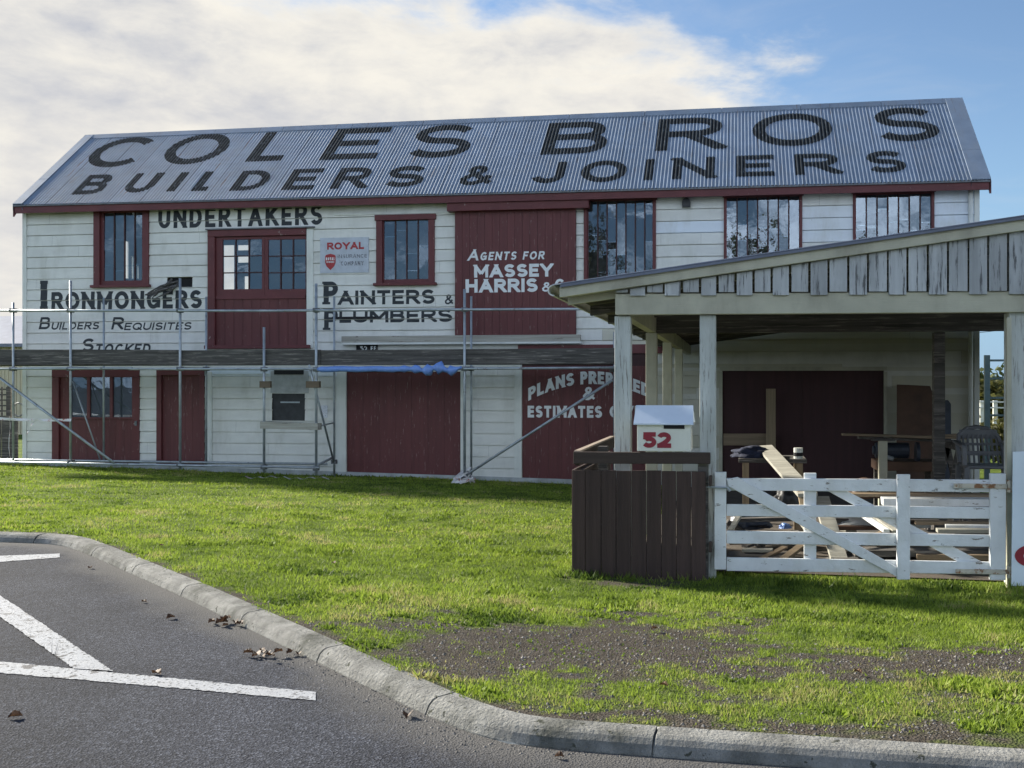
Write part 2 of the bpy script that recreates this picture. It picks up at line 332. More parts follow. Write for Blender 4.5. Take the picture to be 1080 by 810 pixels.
def glassmat():
    m = bpy.data.materials.new('old_window_glass'); m.use_nodes = True; T = m.node_tree; T.nodes.clear()
    o = T.nodes.new('ShaderNodeOutputMaterial'); tr = T.nodes.new('ShaderNodeBsdfTransparent'); tr.inputs[0].default_value = (0.80, 0.84, 0.84, 1)
    gl = T.nodes.new('ShaderNodeBsdfGlossy'); gl.inputs['Roughness'].default_value = 0.015; gl.inputs[0].default_value = (0.70, 0.84, 1.0, 1)
    df = T.nodes.new('ShaderNodeBsdfDiffuse'); df.inputs[0].default_value = (0.25, 0.27, 0.29, 1)
    geo = T.nodes.new('ShaderNodeNewGeometry')
    n = T.nodes.new('ShaderNodeTexNoise'); n.inputs['Scale'].default_value = 3.0; n.inputs['Detail'].default_value = 3; T.links.new(geo.outputs['Position'], n.inputs['Vector'])
    b = T.nodes.new('ShaderNodeBump'); b.inputs['Strength'].default_value = 0.06; b.inputs['Distance'].default_value = 0.03
    T.links.new(n.outputs[0], b.inputs['Height']); T.links.new(b.outputs[0], gl.inputs['Normal'])
    fr = T.nodes.new('ShaderNodeMixShader'); fr.inputs[0].default_value = 0.15; T.links.new(tr.outputs[0], fr.inputs[1]); T.links.new(gl.outputs[0], fr.inputs[2])
    n2 = T.nodes.new('ShaderNodeTexNoise'); n2.inputs['Scale'].default_value = 5.0; n2.inputs['Detail'].default_value = 8; T.links.new(geo.outputs['Position'], n2.inputs['Vector'])
    mr = T.nodes.new('ShaderNodeMapRange'); T.links.new(n2.outputs[0], mr.inputs[0]); mr.inputs['From Min'].default_value = 0.4; mr.inputs['From Max'].default_value = 0.8; mr.inputs['To Min'].default_value = 0.05; mr.inputs['To Max'].default_value = 0.20
    mx = T.nodes.new('ShaderNodeMixShader'); T.links.new(mr.outputs[0], mx.inputs[0]); T.links.new(fr.outputs[0], mx.inputs[1]); T.links.new(df.outputs[0], mx.inputs[2])
    T.links.new(mx.outputs[0], o.inputs[0]); return m
M['glass'] = glassmat()

def roofmat():
    m = mat('old_corrugated_iron', (0.20, 0.25, 0.32), 0.55, 0.14, 2.0, (1, 1, 1), metal=0.15, bump=0.03, bscale=50, tint=0.5, dirt=(0.24, 0.26, 0.28), dirt_amt=0.5,
            wear=(0.20, 0.12, 0.08), wear_lo=0.60, wear_hi=0.78, wscale=5, wstretch=(6, 0.3, 0.3), spec=0.3, wear2=((0.15, 0.115, 0.10), (7, 0.22, 0.22), 3.0, 0.615))
    return m
M['iron'] = roofmat()

# ------------------------------------------------------------------ signwriter's alphabet
def arc(cx, cy, rx, ry, a0, a1, n=14):
    return [(cx + rx * math.cos(R(a0 + (a1 - a0) * k / n)), cy + ry * math.sin(R(a0 + (a1 - a0) * k / n))) for k in range(n + 1)]
GL = {
 'A': (1.0, [[(0.0,0),(.5,1)],[(.5,1),(1,0)],[(.2,.30),(.8,.30)]]),
 'B': (.86, [[(0,0),(0,1)], [(0,1),(.6,1)]+arc(.6,.765,.32,.235,90,-90)+[(0,.53)], [(0,.53),(.64,.53)]+arc(.64,.265,.36,.265,90,-90)+[(0,0)]]),
 'C': (.95, [arc(.52,.5,.52,.5,42,318,26)]),
 'D': (.92, [[(0,0),(0,1)], [(0,1),(.4,1)]+arc(.4,.5,.6,.5,90,-90,18)+[(0,0)]]),
 'E': (.76, [[(0,0),(0,1)],[(0,1),(1,1)],[(0,.51),(.86,.51)],[(0,0),(1,0)]]),
 'F': (.74, [[(0,0),(0,1)],[(0,1),(1,1)],[(0,.5),(.85,.5)]]),
 'G': (.98, [arc(.5,.5,.5,.5,42,325,26),[(.56,.46),(1,.46)],[(1,.46),(1,.08)]]),
 'H': (.92, [[(0,0),(0,1)],[(1,0),(1,1)],[(0,.52),(1,.52)]]),
 'I': (0, [[(0.5,0),(.5,1)]]),
 'J': (.68, [[(1,1.3),(1,.32)]+arc(.5,.32,.5,.32,0,-165,14)]),
 'K': (.92, [[(0,0),(0,1)],[(1,1),(0,.34)],[(.34,.57),(1,0)]]),
 'L': (.72, [[(0,0),(0,1)],[(0,0),(1,0)]]),
 'M': (1.12, [[(0,0),(0,1)],[(1,0),(1,1)],[(0,1),(.5,.22)],[(1,1),(.5,.22)]]),
 'N': (.96, [[(0,0),(0,1)],[(1,0),(1,1)],[(0,1),(1,0)]]),
 'O': (1.05, [arc(.5,.5,.5,.5,0,360,36)]),
 'P': (.82, [[(0,0),(0,1)], [(0,1),(.58,1)]+arc(.58,.735,.42,.265,90,-90)+[(0,.47)]]),
 'Q': (1.05, [arc(.5,.5,.5,.5,0,360,36),[(.6,.3),(1,0)]]),
 'R': (.88, [[(0,0),(0,1)], [(0,1),(.58,1)]+arc(.58,.745,.4,.255,90,-90)+[(0,.49)], [(.45,.49),(1,0)]]),
 'S': (.84, [arc(.5,.752,.47,.248,22,270,16)+arc(.5,.252,.5,.252,90,-158,16)]),
 'T': (.86, [[(.5,0),(.5,1)],[(0,1),(1,1)]]),
 'U': (.90, [[(0,1.3),(0,.36)]+arc(.5,.36,.5,.36,180,360,16)+[(1,1.3)]]),
 'V': (.96, [[(0,1),(.5,0)],[(1,1),(.5,0)]]),
 'Y': (.94, [[(0,1),(.5,.44)],[(1,1),(.5,.44)],[(.5,.44),(.5,0)]]),
 '&': (.98, [[(1,0),(.30,.64),(.22,.80),(.30,.95),(.46,1.0),(.62,.94),(.66,.80),(.56,.66),(.2,.46),(.03,.28),(.06,.10),(.22,.0),(.42,0),(.64,.10),(.82,.28),(.92,.46)]]),
 '5': (.78, [[(.95,1),(.12,1)],[(.12,1),(.08,.55)],[(.08,.52)]+arc(.46,.31,.54,.31,128,-150,20)]),
 '2': (.78, [arc(.48,.70,.50,.30,165,-18,14)+[(.80,.45),(.45,.22),(.0,.02)],[(0,0),(1,0)]]),
 'o': (.80, [arc(.5,.36,.5,.36,0,360,30)]),
 '1': (.3, [[(.5,0),(.5,1)],[(.5,1),(0,.78)]]),
 '4': (.85, [[(.75,0),(.75,1)],[(.75,1),(0,.3)],[(0,.3),(1,.3)]]),
 'i_slab': (.52, [[(.5,0),(.5,1)],[(0,0),(1,0)],[(0,1),(1,1)]]),
 'p_slab': (.9, [[(.2,0),(.2,1)],[(-.02,0),(.46,0)],[(-.02,1),(.2,1)],[(.2,1),(.62,1)]+arc(.62,.735,.38,.265,90,-90)+[(.2,.47)]]),
}
def glyph_quads(ch, W, H, w):
    out = []
    sl = ch.endswith('_slab')
    for st in GL[ch][1]:
        wt = w
        if sl and len(st) == 2 and st[0][1] == st[1][1]: wt = w * 0.45
        hx, hy = w / 2, wt / 2
        p = [Vector((hx + x * (W - w), hy + y * (H - wt))) for x, y in st]
        if ch == 'I' or W <= w * 1.02: p = [Vector((W / 2, q.y)) for q in p]
        if len(p) <= 3:
            d0 = (p[0] - p[1]).normalized(); d1 = (p[-1] - p[-2]).normalized()
            ax = abs(d0.x) < 0.01 or abs(d0.y) < 0.01
            e = wt / 2 if ax else wt * 0.8
            inner = lambda q: not ax and 0.03 * H + hy < q.y < 0.97 * H - hy
            if not inner(p[0]): p[0] = p[0] + d0 * e
            if not inner(p[-1]): p[-1] = p[-1] + d1 * e
        n = len(p); closed = (p[0] - p[-1]).length < 1e-6
        nr = []
        for k in range(n):
            a = p[k] - p[k - 1] if k > 0 else (p[-1] - p[-2] if closed else None)
            b = p[k + 1] - p[k] if k < n - 1 else (p[1] - p[0] if closed else None)
            a = a if a is not None and a.length > 1e-9 else b; b = b if b is not None and b.length > 1e-9 else a
            na = Vector((-a.y, a.x)).normalized(); nb_ = Vector((-b.y, b.x)).normalized()
            m = (na + nb_); m = m.normalized() if m.length > 1e-6 else na
            nr.append(m * (wt / 2 / max(0.45, m.dot(na))))
        for k in range(n - 1):
            out.append([p[k] + nr[k], p[k + 1] + nr[k + 1], p[k + 1] - nr[k + 1], p[k] - nr[k]])
    return out
def strips(quads, step, zlo, zhi, x_anchor=0.0):
    """union of quads cut into thin upright strips -> [(xa, xb, z0, z1)]"""
    if not quads: return []
    res = []
    xs = [q.x for qd in quads for q in qd]; k0 = math.floor((min(xs) - x_anchor) / step); k1 = math.ceil((max(xs) - x_anchor) / step)
    ext = [(min(q.x for q in qd), max(q.x for q in qd), qd) for qd in quads]
    for k in range(k0, k1):
        xa = x_anchor + k * step; xm = xa + step / 2; iv = []
        for lo, hi, qd in ext:
            if xm <= lo or xm >= hi: continue
            zs = []
            for i in range(4):
                a, b = qd[i], qd[(i + 1) % 4]
                if (a.x <= xm) != (b.x <= xm): zs.append(a.y + (b.y - a.y) * (xm - a.x) / (b.x - a.x))
            if len(zs) >= 2: iv.append((max(zlo, min(zs)), min(zhi, max(zs))))
        iv = sorted(i for i in iv if i[1] > i[0] + 1e-5)
        cur = None
        for a, b in iv:
            if cur is None: cur = [a, b]
            elif a <= cur[1] + 1e-4: cur[1] = max(cur[1], b)
            else: res.append((xa, xa + step, *cur)); cur = [a, b]
        if cur: res.append((xa, xa + step, *cur))
    return res
def line_quads(txt, x0, x1, z0, z1, w=0.17, gap=0.16, shear=0.0, space=0.45, warp=None):
    """lay one line of capitals into the rectangle; w and gap are fractions of the cap height; lower-case o is a small o"""
    H = z1 - z0; wt = w * H; gp = gap * H
    chars = list(txt); rel = [GL[c][0] for c in chars if c != ' ']
    fixed = sum(wt for c in chars if c == 'I') + gp * (len(chars) - 1) + sum(space * H for c in chars if c == ' ')
    k = (x1 - x0 - fixed) / max(1e-6, sum(rel))
    x = x0; res = []
    for c in chars:
        if c == ' ': x += space * H + gp; continue
        W = wt if c == 'I' else GL[c][0] * k
        qs = glyph_quads(c, W, H, wt)
        res.append(([[Vector((q.x + x + shear * q.y, q.y + z0)) for q in qd] for qd in qs], z0, z1, x))
        x += W + gp
    return res

# ------------------------------------------------------------------ terrain
KP = [(-400, 62.0)]                                     # foot of the kerb, site coordinates
def cam2site(xc, yc): return (xc * CT - yc * ST, xc * ST + yc * CT)
def ground_px(u, v, z=0.0):
    yc = (EYE - z) * F / (v - CY); xc = (u - CX) / F * yc; return cam2site(xc, yc)
kpx = [(0, 571.5), (40, 573.0), (62, 574.5), (78, 579), (100, 588), (200, 633), (300, 682), (400, 731), (460, 760), (503, 776.5), (535, 786), (600, 791.5), (833, 809)]
for u, v in kpx: KP.append(ground_px(u, v))
lx, ly = KP[-1]; px_, py_ = KP[-2]
KP.append((lx + 400, ly + 400 * (ly - py_) / (lx - px_) * 0.6))
kx0, ky0 = KP[1]; KP[0] = (kx0 - 400, ky0 + 400 * 0.03)
KX = np.array([p[0] for p in KP]); KY = np.array([p[1] for p in KP])
def kerb_y(x): return np.interp(x, KX, KY)
KH = 0.075
zl_b = at(25, 490.5, DB); zr_b = at(600, 510, DB)
def zbase(x):                                           # ground level along the building's foot
    t = (x - zl_b[0]) / (zr_b[0] - zl_b[0]); t = np.clip(t, -0.3, 1.6)
    return zl_b[1] + (zr_b[1] - zl_b[1]) * t
def lawn_z(x, y):
    ky = kerb_y(x) + 0.17
    t = np.clip((y - ky) / np.maximum(DB - ky, 1.0), 0, 1.0)
    und = 0.018 * np.sin(x * 0.9 + 1.3) * np.sin(y * 0.7) * np.minimum(t * 6, 1)
    return KH + (zbase(x) - KH) * t + und
def smooth01(x): x = np.clip(x, 0, 1); return x * x * (3 - 2 * x)
_perm = rng.random((64, 64))
def vnoise(x, y):
    xi = np.floor(x).astype(int); yi = np.floor(y).astype(int); fx = x - xi; fy = y - yi
    fx = fx * fx * (3 - 2 * fx); fy = fy * fy * (3 - 2 * fy); g = lambda a, b: _perm[a % 64, b % 64]
    return (g(xi, yi) * (1 - fx) + g(xi + 1, yi) * fx) * (1 - fy) + (g(xi, yi + 1) * (1 - fx) + g(xi + 1, yi + 1) * fx) * fy
def fbm(x, y): return 0.5 * vnoise(x, y) + 0.28 * vnoise(x * 2.1 + 9, y * 2.1) + 0.15 * vnoise(x * 4.3, y * 4.3 + 5) + 0.09 * vnoise(x * 9, y * 9)
def bare_amount(x, y):
    """worn gravelly strip along the kerb and across the verge"""
    xc = x * CT + y * ST; yc = -x * ST + y * CT
    n = fbm(x * 1.3 + 20, y * 1.9 + 20) - 0.5
    e1 = 1 - np.sqrt(((xc - 0.05) / 1.75) ** 2 + ((yc - 6.1) / 1.15) ** 2)
    e2 = 1 - np.sqrt(((xc - 1.7) / 2.8) ** 2 + ((yc - 5.8) / 0.70) ** 2)
    e3 = 1 - np.sqrt(((xc + 0.75) / 0.85) ** 2 + ((yc - 5.75) / 0.85) ** 2)
    d = (y - kerb_y(x) - 0.17)
    e4 = 0.85 - d / 0.26
    e5 = 0.45 - np.abs(yc - 8.6) / 0.8 - np.abs(xc - 0.4) / 1.3
    m = np.maximum.reduce([e1, e2 * .8, e3, e4 * 0.8, e5 * .7])
    n2 = fbm(x * 5.5 + 3, y * 8.0 + 11) - 0.5; n3 = vnoise(x * 26, y * 30) - 0.5
    thin = smooth01((fbm(x * .45 + 40, y * .6 + 8) - .56) / .16) * .30 * smooth01((11 - yc) / 4)
    thin = thin + .34 * smooth01((5.9 - yc) / .7)
    return np.clip(smooth01((m + n * 1.5 + n2 * 1.6 + n3 * .35 + 0.02) / 0.75) + thin * (n2 + .55), 0, 1)
def attr_ground(name, xs, ds, sign, zf, mt, kind, off):
    X = np.repeat(xs[None, :], len(ds), 0); Y = kerb_y(X) + off + sign * np.repeat(ds[:, None], len(xs), 1)
    Z = zf(X, Y); nr, nc = X.shape
    me = bpy.data.meshes.new(name); V = np.stack([X, Y, Z], -1).reshape(-1, 3)
    idx = np.arange(nr * nc).reshape(nr, nc)
    q = np.stack([idx[:-1, :-1], idx[:-1, 1:], idx[1:, 1:], idx[1:, :-1]], -1).reshape(-1, 4)
    if sign < 0: q = q[:, ::-1]
    me.from_pydata(V.tolist(), [], q.tolist()); me.update()
    b = me.attributes.new('bare', 'FLOAT', 'POINT'); b.data.foreach_set('value', bare_amount(X, Y).reshape(-1).astype(np.float32))
    me.polygons.foreach_set('use_smooth', [True] * len(me.polygons)); me.materials.append(mt)
    o = bpy.data.objects.new(name, me); C.objects.link(o); o['kind'] = kind; return o
def groundmat():
    m = bpy.data.materials.new('lawn_soil'); m.use_nodes = True; T = m.node_tree; B = T.nodes['Principled BSDF']; L = T.links.new
    geo = T.nodes.new('ShaderNodeNewGeometry').outputs['Position']
    def nz(sc, det=6, rg=0.6):
        n = T.nodes.new('ShaderNodeTexNoise'); n.inputs['Scale'].default_value = sc; n.inputs['Detail'].default_value = det; n.inputs['Roughness'].default_value = rg; L(geo, n.inputs['Vector']); return n.outputs['Fac']
    def ramp(x, stops):
        r = T.nodes.new('ShaderNodeValToRGB'); L(x, r.inputs[0]); e = r.color_ramp.elements
        while len(e) < len(stops): e.new(0.5)
        for k, (p, c) in enumerate(stops): e[k].position = p; e[k].color = (*c, 1)
        return r.outputs[0]
    g = ramp(nz(3.0, 8), [(0.3, (0.050, 0.075, 0.014)), (0.55, (0.110, 0.155, 0.024)), (0.75, (0.18, 0.20, 0.040))])
    v = T.nodes.new('ShaderNodeTexVoronoi'); v.inputs['Scale'].default_value = 80; L(geo, v.inputs['Vector'])
    st = ramp(v.outputs['Color'], [(0.0, (0.034, 0.029, 0.023)), (0.6, (0.085, 0.074, 0.061)), (1.0, (0.175, 0.160, 0.140))])
    so = ramp(nz(7.0, 8), [(0.35, (0.030, 0.024, 0.018)), (0.7, (0.080, 0.067, 0.052))])
    mx = T.nodes.new('ShaderNodeMix'); mx.data_type = 'RGBA'; L(nz(16, 6), mx.inputs[0]); L(so, mx.inputs[6]); L(st, mx.inputs[7])
    a = T.nodes.new('ShaderNodeAttribute'); a.attribute_name = 'bare'
    m2 = T.nodes.new('ShaderNodeMix'); m2.data_type = 'RGBA'; L(a.outputs['Fac'], m2.inputs[0]); L(g, m2.inputs[6]); L(mx.outputs[2], m2.inputs[7])
    L(m2.outputs[2], B.inputs['Base Color']); B.inputs['Roughness'].default_value = 0.95; B.inputs['Specular IOR Level'].default_value = 0.1
    b = T.nodes.new('ShaderNodeBump'); b.inputs['Strength'].default_value = 0.8; b.inputs['Distance'].default_value = 0.012; L(v.outputs['Distance'], b.inputs['Height']); L(b.outputs[0], B.inputs['Normal'])
    return m
def asphaltmat():
    m = bpy.data.materials.new('worn_asphalt'); m.use_nodes = True; T = m.node_tree; B = T.nodes['Principled BSDF']; L = T.links.new
    geo = T.nodes.new('ShaderNodeNewGeometry').outputs['Position']
    def nz(sc, det=6, rg=0.6):
        n = T.nodes.new('ShaderNodeTexNoise'); n.inputs['Scale'].default_value = sc; n.inputs['Detail'].default_value = det; n.inputs['Roughness'].default_value = rg; L(geo, n.inputs['Vector']); return n.outputs['Fac']
    v = T.nodes.new('ShaderNodeTexVoronoi'); v.inputs['Scale'].default_value = 105; L(geo, v.inputs['Vector'])
    r = T.nodes.new('ShaderNodeValToRGB'); L(v.outputs['Color'], r.inputs[0]); e = r.color_ramp.elements
    e[0].position = 0.1; e[0].color = (0.014, 0.016, 0.022, 1); e[1].position = 0.95; e[1].color = (0.105, 0.115, 0.140, 1)
    k = e.new(0.6); k.color = (0.036, 0.040, 0.052, 1)
    r2 = T.nodes.new('ShaderNodeValToRGB'); L(nz(0.55, 7, 0.6), r2.inputs[0]); e = r2.color_ramp.elements
    e[0].position = 0.38; e[0].color = (0.62, 0.62, 0.64, 1); e[1].position = 0.66; e[1].color = (1.25, 1.24, 1.25, 1)
    mu = T.nodes.new('ShaderNodeMix'); mu.data_type = 'RGBA'; mu.blend_type = 'MULTIPLY'; mu.inputs[0].default_value = 1; L(r.outputs[0], mu.inputs[6]); L(r2.outputs[0], mu.inputs[7])
    # grit washed along the gutter
    a = T.nodes.new('ShaderNodeAttribute'); a.attribute_name = 'grit'
    m2 = T.nodes.new('ShaderNodeMix'); m2.data_type = 'RGBA'; L(a.outputs['Fac'], m2.inputs[0]); L(mu.outputs[2], m2.inputs[6]); m2.inputs[7].default_value = (0.11, 0.106, 0.10, 1)
    L(m2.outputs[2], B.inputs['Base Color']); B.inputs['Roughness'].default_value = 0.92; B.inputs['Specular IOR Level'].default_value = 0.18
    b = T.nodes.new('ShaderNodeBump'); b.inputs['Strength'].default_value = 0.6; b.inputs['Distance'].default_value = 0.009; L(v.outputs['Distance'], b.inputs['Height']); L(b.outputs[0], B.inputs['Normal'])
    return m
xs = np.unique(np.concatenate([np.linspace(-400, -22, 26), np.linspace(-22, -9, 40), np.linspace(-9, 6, 260), np.linspace(6, 30, 50), np.linspace(30, 400, 20), KX]))
ds = np.unique(np.concatenate([np.linspace(0, 3.5, 80), np.linspace(3.5, 20, 80), np.geomspace(20, 900, 22)]))
attr_ground('lawn', xs, ds, 1, lawn_z, groundmat(), 'structure', 0.165)
road = attr_ground('road', xs, np.unique(np.concatenate([np.linspace(0, 1.2, 30), np.linspace(1.2, 8, 30), np.geomspace(8, 500, 16)])), -1, lambda X, Y: np.zeros_like(X), asphaltmat(), 'structure', 0.02)
rv = np.zeros(len(road.data.vertices) * 3); road.data.vertices.foreach_get('co', rv); rv = rv.reshape(-1, 3)
gd = kerb_y(rv[:, 0]) - rv[:, 1]
gn = fbm(rv[:, 0] * 2.2 + 30, rv[:, 1] * 2.2 + 30)
ga = road.data.attributes.new('grit', 'FLOAT', 'POINT'); ga.data.foreach_set('value', np.clip(smooth01(1 - gd / (0.10 + 0.75 * gn)) * 0.85, 0, 1).astype(np.float32))

# kerb: a run of cast lengths, each with a rounded nose
kp = [Vector((a, b)) for a, b in KP]
kerb_mb = MB()
dense = []
for i in range(1, len(kp) - 1):
    dense.append(kp[i])
def kerb_run(pts, z0=-0.05):
    n = len(pts); rows = []
    prof = [(0.0, -0.05), (0.0, 0.006), (0.018, 0.045), (0.040, 0.066), (0.062, KH), (0.165, KH + 0.004), (0.178, KH - 0.003), (0.18, -0.05)]
    for k, p in enumerate(pts):
        a = pts[max(0, k - 1)]; b = pts[min(n - 1, k + 1)]; d = (b - a).normalized(); nrm = Vector((-d.y, d.x))
        if nrm.y < 0: nrm = -nrm
        rows.append([(p.x + nrm.x * o, p.y + nrm.y * o, z) for o, z in prof])
    return rows
pts = []
for i in range(len(kp) - 1):
    L_ = (kp[i + 1] - kp[i]).length; n = max(1, int(min(L_, 12) / 0.09))
    for k in range(n): pts.append(kp[i].lerp(kp[i + 1], k / n))
pts.append(kp[-1])
# smooth the corners
for _ in range(6):
    pts = [pts[0]] + [(pts[k - 1] + pts[k] * 2 + pts[k + 1]) / 4 for k in range(1, len(pts) - 1)] + [pts[-1]]
rows = kerb_run(pts); acc = 0
for k in range(len(rows) - 1):
    seg = (pts[k + 1] - pts[k]).length; acc += seg
    joint = False
    if seg < 0.2 and acc > 1.15: joint = True; acc = 0
    for j in range(len(rows[k]) - 1):
        a, b, c, d = rows[k][j], rows[k][j + 1], rows[k + 1][j + 1], rows[k + 1][j]
        if joint:                                     # a narrow open joint between two lengths
            g0 = Vector(d).lerp(Vector(a), 0.16); g1 = Vector(c).lerp(Vector(b), 0.16)
            kerb_mb.face([a, b, g1, g0])
            q0 = g0 - Vector((0, 0, 0.02)) ; q1 = g1 - Vector((0, 0, 0.02))
            kerb_mb.face([g0, g1, q1, q0]); kerb_mb.face([q0, q1, c, d])
        else:
            kerb_mb.face([a, b, c, d])
obj('kerb', kerb_mb, M['kerb'], kind='structure')

# road markings: thin worn paint sheets
def marking(pairs, z=0.004):
    mb = MB(); P = [(ground_px(*a), ground_px(*b)) for a, b in pairs]
    for (a, b), (c, d) in zip(P, P[1:]):
        n = 70; jt = [(random.uniform(-.007, .007), random.uniform(-.007, .007)) for _ in range(n + 1)]; jt[0] = jt[n] = (0, 0)
        for k in range(n):
            t0, t1 = k / n, (k + 1) / n
            l = lambda p, q, t: (p[0] + (q[0] - p[0]) * t, p[1] + (q[1] - p[1]) * t, z)
            q = [l(b, d, t0), l(b, d, t1), l(a, c, t1), l(a, c, t0)]
            mb.face([(p_[0], p_[1] + o_, p_[2]) for p_, o_ in zip(q, (jt[k][0], jt[k + 1][0], jt[k + 1][1], jt[k][1]))])
    return mb
def paintmat():
    m = mat('worn_road_paint', (0.33, 0.345, 0.37), 0.75, 0.10, 6, bump=0.4, bscale=75, dirt=(0.34, 0.34, 0.35), dirt_amt=0.6, wear=(0.06, 0.06, 0.063), wear_lo=0.555, wear_hi=0.60, wscale=38,
            wear2=((0.075, 0.075, 0.08), (1, 1, 1), 6.0, 0.56))
    return m
M['road_paint'] = paintmat()
obj('parking_marking', marking([((-60, 692.4), (-60, 705.2)), ((120, 710), (120, 720.5)), ((333, 730.5), (333, 739.5))]), M['road_paint'], kind='structure')
obj('parking_marking', marking([((-60, 588), (-60, 610)), ((55, 666), (55, 690)), ((119, 709), (78, 706.5))], 0.008), M['road_paint'], kind='structure')
obj('parking_marking', marking([((-40, 587), (-40, 594)), ((0, 586.6), (0, 593)), ((63, 584.2), (63, 588.3))]), M['road_paint'], kind='structure')

# ------------------------------------------------------------------ the workshop building
xL = at(25.5, 350, DB)[0]; xR = at(1032, 250, DB)[0]
EY = DB - 0.30                                           # eave line
eL, eR = at(15, 216, EY), at(1043.5, 189.5, EY)
def solve_ridge(u, v, x):                                # distance at which that picture point lies over x
    d = raydir(u, v); t = x / d.x; return d.y * t, EYE + d.z * t
ryL, rzL = solve_ridge(95, 143, eL[0]); ryR, rzR = solve_ridge(1015, 104, eR[0])
RYD = (ryL + ryR) / 2
RYD = min(max(RYD, DB + 1.5), DB + 3.2)
rzL = at(95, 143.5, RYD)[1]; rzR = at(1015, 104.5, RYD)[1]
rxL = at(95, 143, RYD)[0]; rxR = at(1015, 104, RYD)[0]
print('ridge', ryL, ryR, RYD, 'ridge z', rzL, rzR, 'eave', eL, eR, rxL, rxR)
YB = 2 * RYD - DB                                        # back wall
def roof_z(x, y):
    t = (x - eL[0]) / (eR[0] - eL[0]); ze = eL[1] + (eR[1] - eL[1]) * t; zr = rzL + (rzR - rzL) * t
    return ze + (zr - ze) * (y - EY) / (RYD - EY)
def eave_z(x): return roof_z(x, EY)
def roof_hit(u, v):
    d = raydir(u, v); lo, hi = EY - 2, RYD + 6
    for _ in range(50):
        m = (lo + hi) / 2; t = m / d.y
        if EYE + d.z * t > roof_z(d.x * t, m): lo = m
        else: hi = m
    return d.x * lo / d.y, lo

bld = thing('timber_building', 'long two-storey cream weatherboard workshop with maroon doors and painted corrugated iron roof', 'building', ((xL + xR) / 2, DB, zbase((xL + xR) / 2)))
PITCH = 0.2475; GROOVE = 0.016
zb_ref = at(60, 248.7, DB)[1]
ZB0 = zb_ref - PITCH * 40
def board_y(z):
    f = ((z - ZB0) / PITCH) % 1.0
    return DB - 0.014 - 0.016 * (1 - f)
ROPEN = {  # openings in the front wall, as seen
 'W1': (100, 216, 158, 303), 'L1': (220.5, 242, 324, 366), 'HOLE': (177, 292.5, 203.5, 303), 'W2': (397.5, 226.5, 459, 300), 'SD': (481, 224, 608, 353),
 'W3': (616, 207, 692, 300), 'W4': (763.5, 203, 846, 290), 'W5': (899.5, 200, 985, 280),
 'D1': (56, 389, 148, 489), 'D2': (166, 389, 216.5, 491), 'HATCH': (287.5, 415, 322, 443.5), 'D3': (366, 392, 486, 504), 'D4': (551, 372, 692, 514), 'D5': (762, 390.5, 932, 560)}
OP = []
for k, (u0, v0, u1, v1) in ROPEN.items():
    vm, um = (v0 + v1) / 2, (u0 + u1) / 2
    x0, x1 = at(u0, vm, DB)[0], at(u1, vm, DB)[0]; z1, z0 = at(um, v0, DB)[1], at(um, v1, DB)[1]
    ROPEN[k] = (x0, z0, x1, z1)
    OP.append((x0, z0, x1, z1))
for k in ('D1', 'D2', 'D3', 'D4', 'D5'):
    x0, z0, x1, z1 = ROPEN[k]; ROPEN[k] = (x0, -1.4, x1, z1)
OP = list(ROPEN.values())
wb = MB()
ztop = max(eL[1], eR[1])
nb0 = int((-1.2 - ZB0) / PITCH); nb1 = int((ztop - ZB0) / PITCH) + 1
for bi in range(nb0, nb1):
    za, zb = ZB0 + bi * PITCH, ZB0 + (bi + 1) * PITCH
    cuts = sorted({za, zb} | {c for o in OP for c in (o[1], o[3]) if za + 0.004 < c < zb - 0.004})
    # butt joints along this course and its own shade of paint
    joints = sorted([xL, xR] + [xL + (xR - xL) * random.random() for _ in range(5)])
    tn = [0.30 + 0.35 * random.random() for _ in joints]
    for z0, z1 in zip(cuts, cuts[1:]):
        zm = (z0 + z1) / 2
        blk = sorted((o[0], o[2]) for o in OP if o[1] < zm < o[3])
        spans = []; x = xL
        for a, b in blk:
            if a > x: spans.append((x, a))
            x = max(x, b)
        if x < xR: spans.append((x, xR))
        for a, b in spans:
            e = [a] + [j for j in joints if a < j < b] + [b]
            for xa, xb in zip(e, e[1:]):
                ji = sum(1 for j in joints if j <= xa + 1e-6) - 1
                t = tn[max(0, ji)]
                zt = z1
                um, vm = proj((xa + xb) / 2, DB, zm)
                # boards replaced with primed blue-white timber
                if (um > 985 and vm < 300) or (um > 690 and vm < 270 and bi % 3 == 0): t = 0.92
                if 846 < um < 900 and 205 < vm < 290 and bi % 4 != 1: t = 0.85
                if um > 708 and vm > 330: t = 0.16 * random.random() ** 1.3  # boards under the carport: older paint, darkened to stand in for shade
                if 216 < um < 356 and 380 < vm < 402: t = 0.9
                zc_ = min(zt, roof_z((xa + xb) / 2, DB) - 0.03)
                if zc_ <= z0: continue
                ya, yb = board_y(z0 + 1e-5), board_y(zc_ - 1e-5)
                g = 0.0025 if xb < xR - 0.01 else 0
                zf = z0
                if abs(z0 - za) < 1e-6:                  # the open rebate under each course
                    zf = z0 + GROOVE
                    wb.face([(xa, ya, zf), (xa, DB + .014, zf), (xb, DB + .014, zf), (xb, ya, zf)], t)
                    wb.face([(xa, DB + .014, z0 - .004), (xb, DB + .014, z0 - .004), (xb, DB + .014, zf), (xa, DB + .014, zf)], t)
                    wb.face([(xa, DB - .014, z0), (xb, DB - .014, z0), (xb, DB + .014, z0), (xa, DB + .014, z0)], t)
                if zc_ > zf: wb.face([(xa, ya, zf), (xb - g, ya, zf), (xb - g, yb, zc_), (xa, yb, zc_)], t)
wall_front = obj('weatherboard_wall', wb, M['board'], bld)
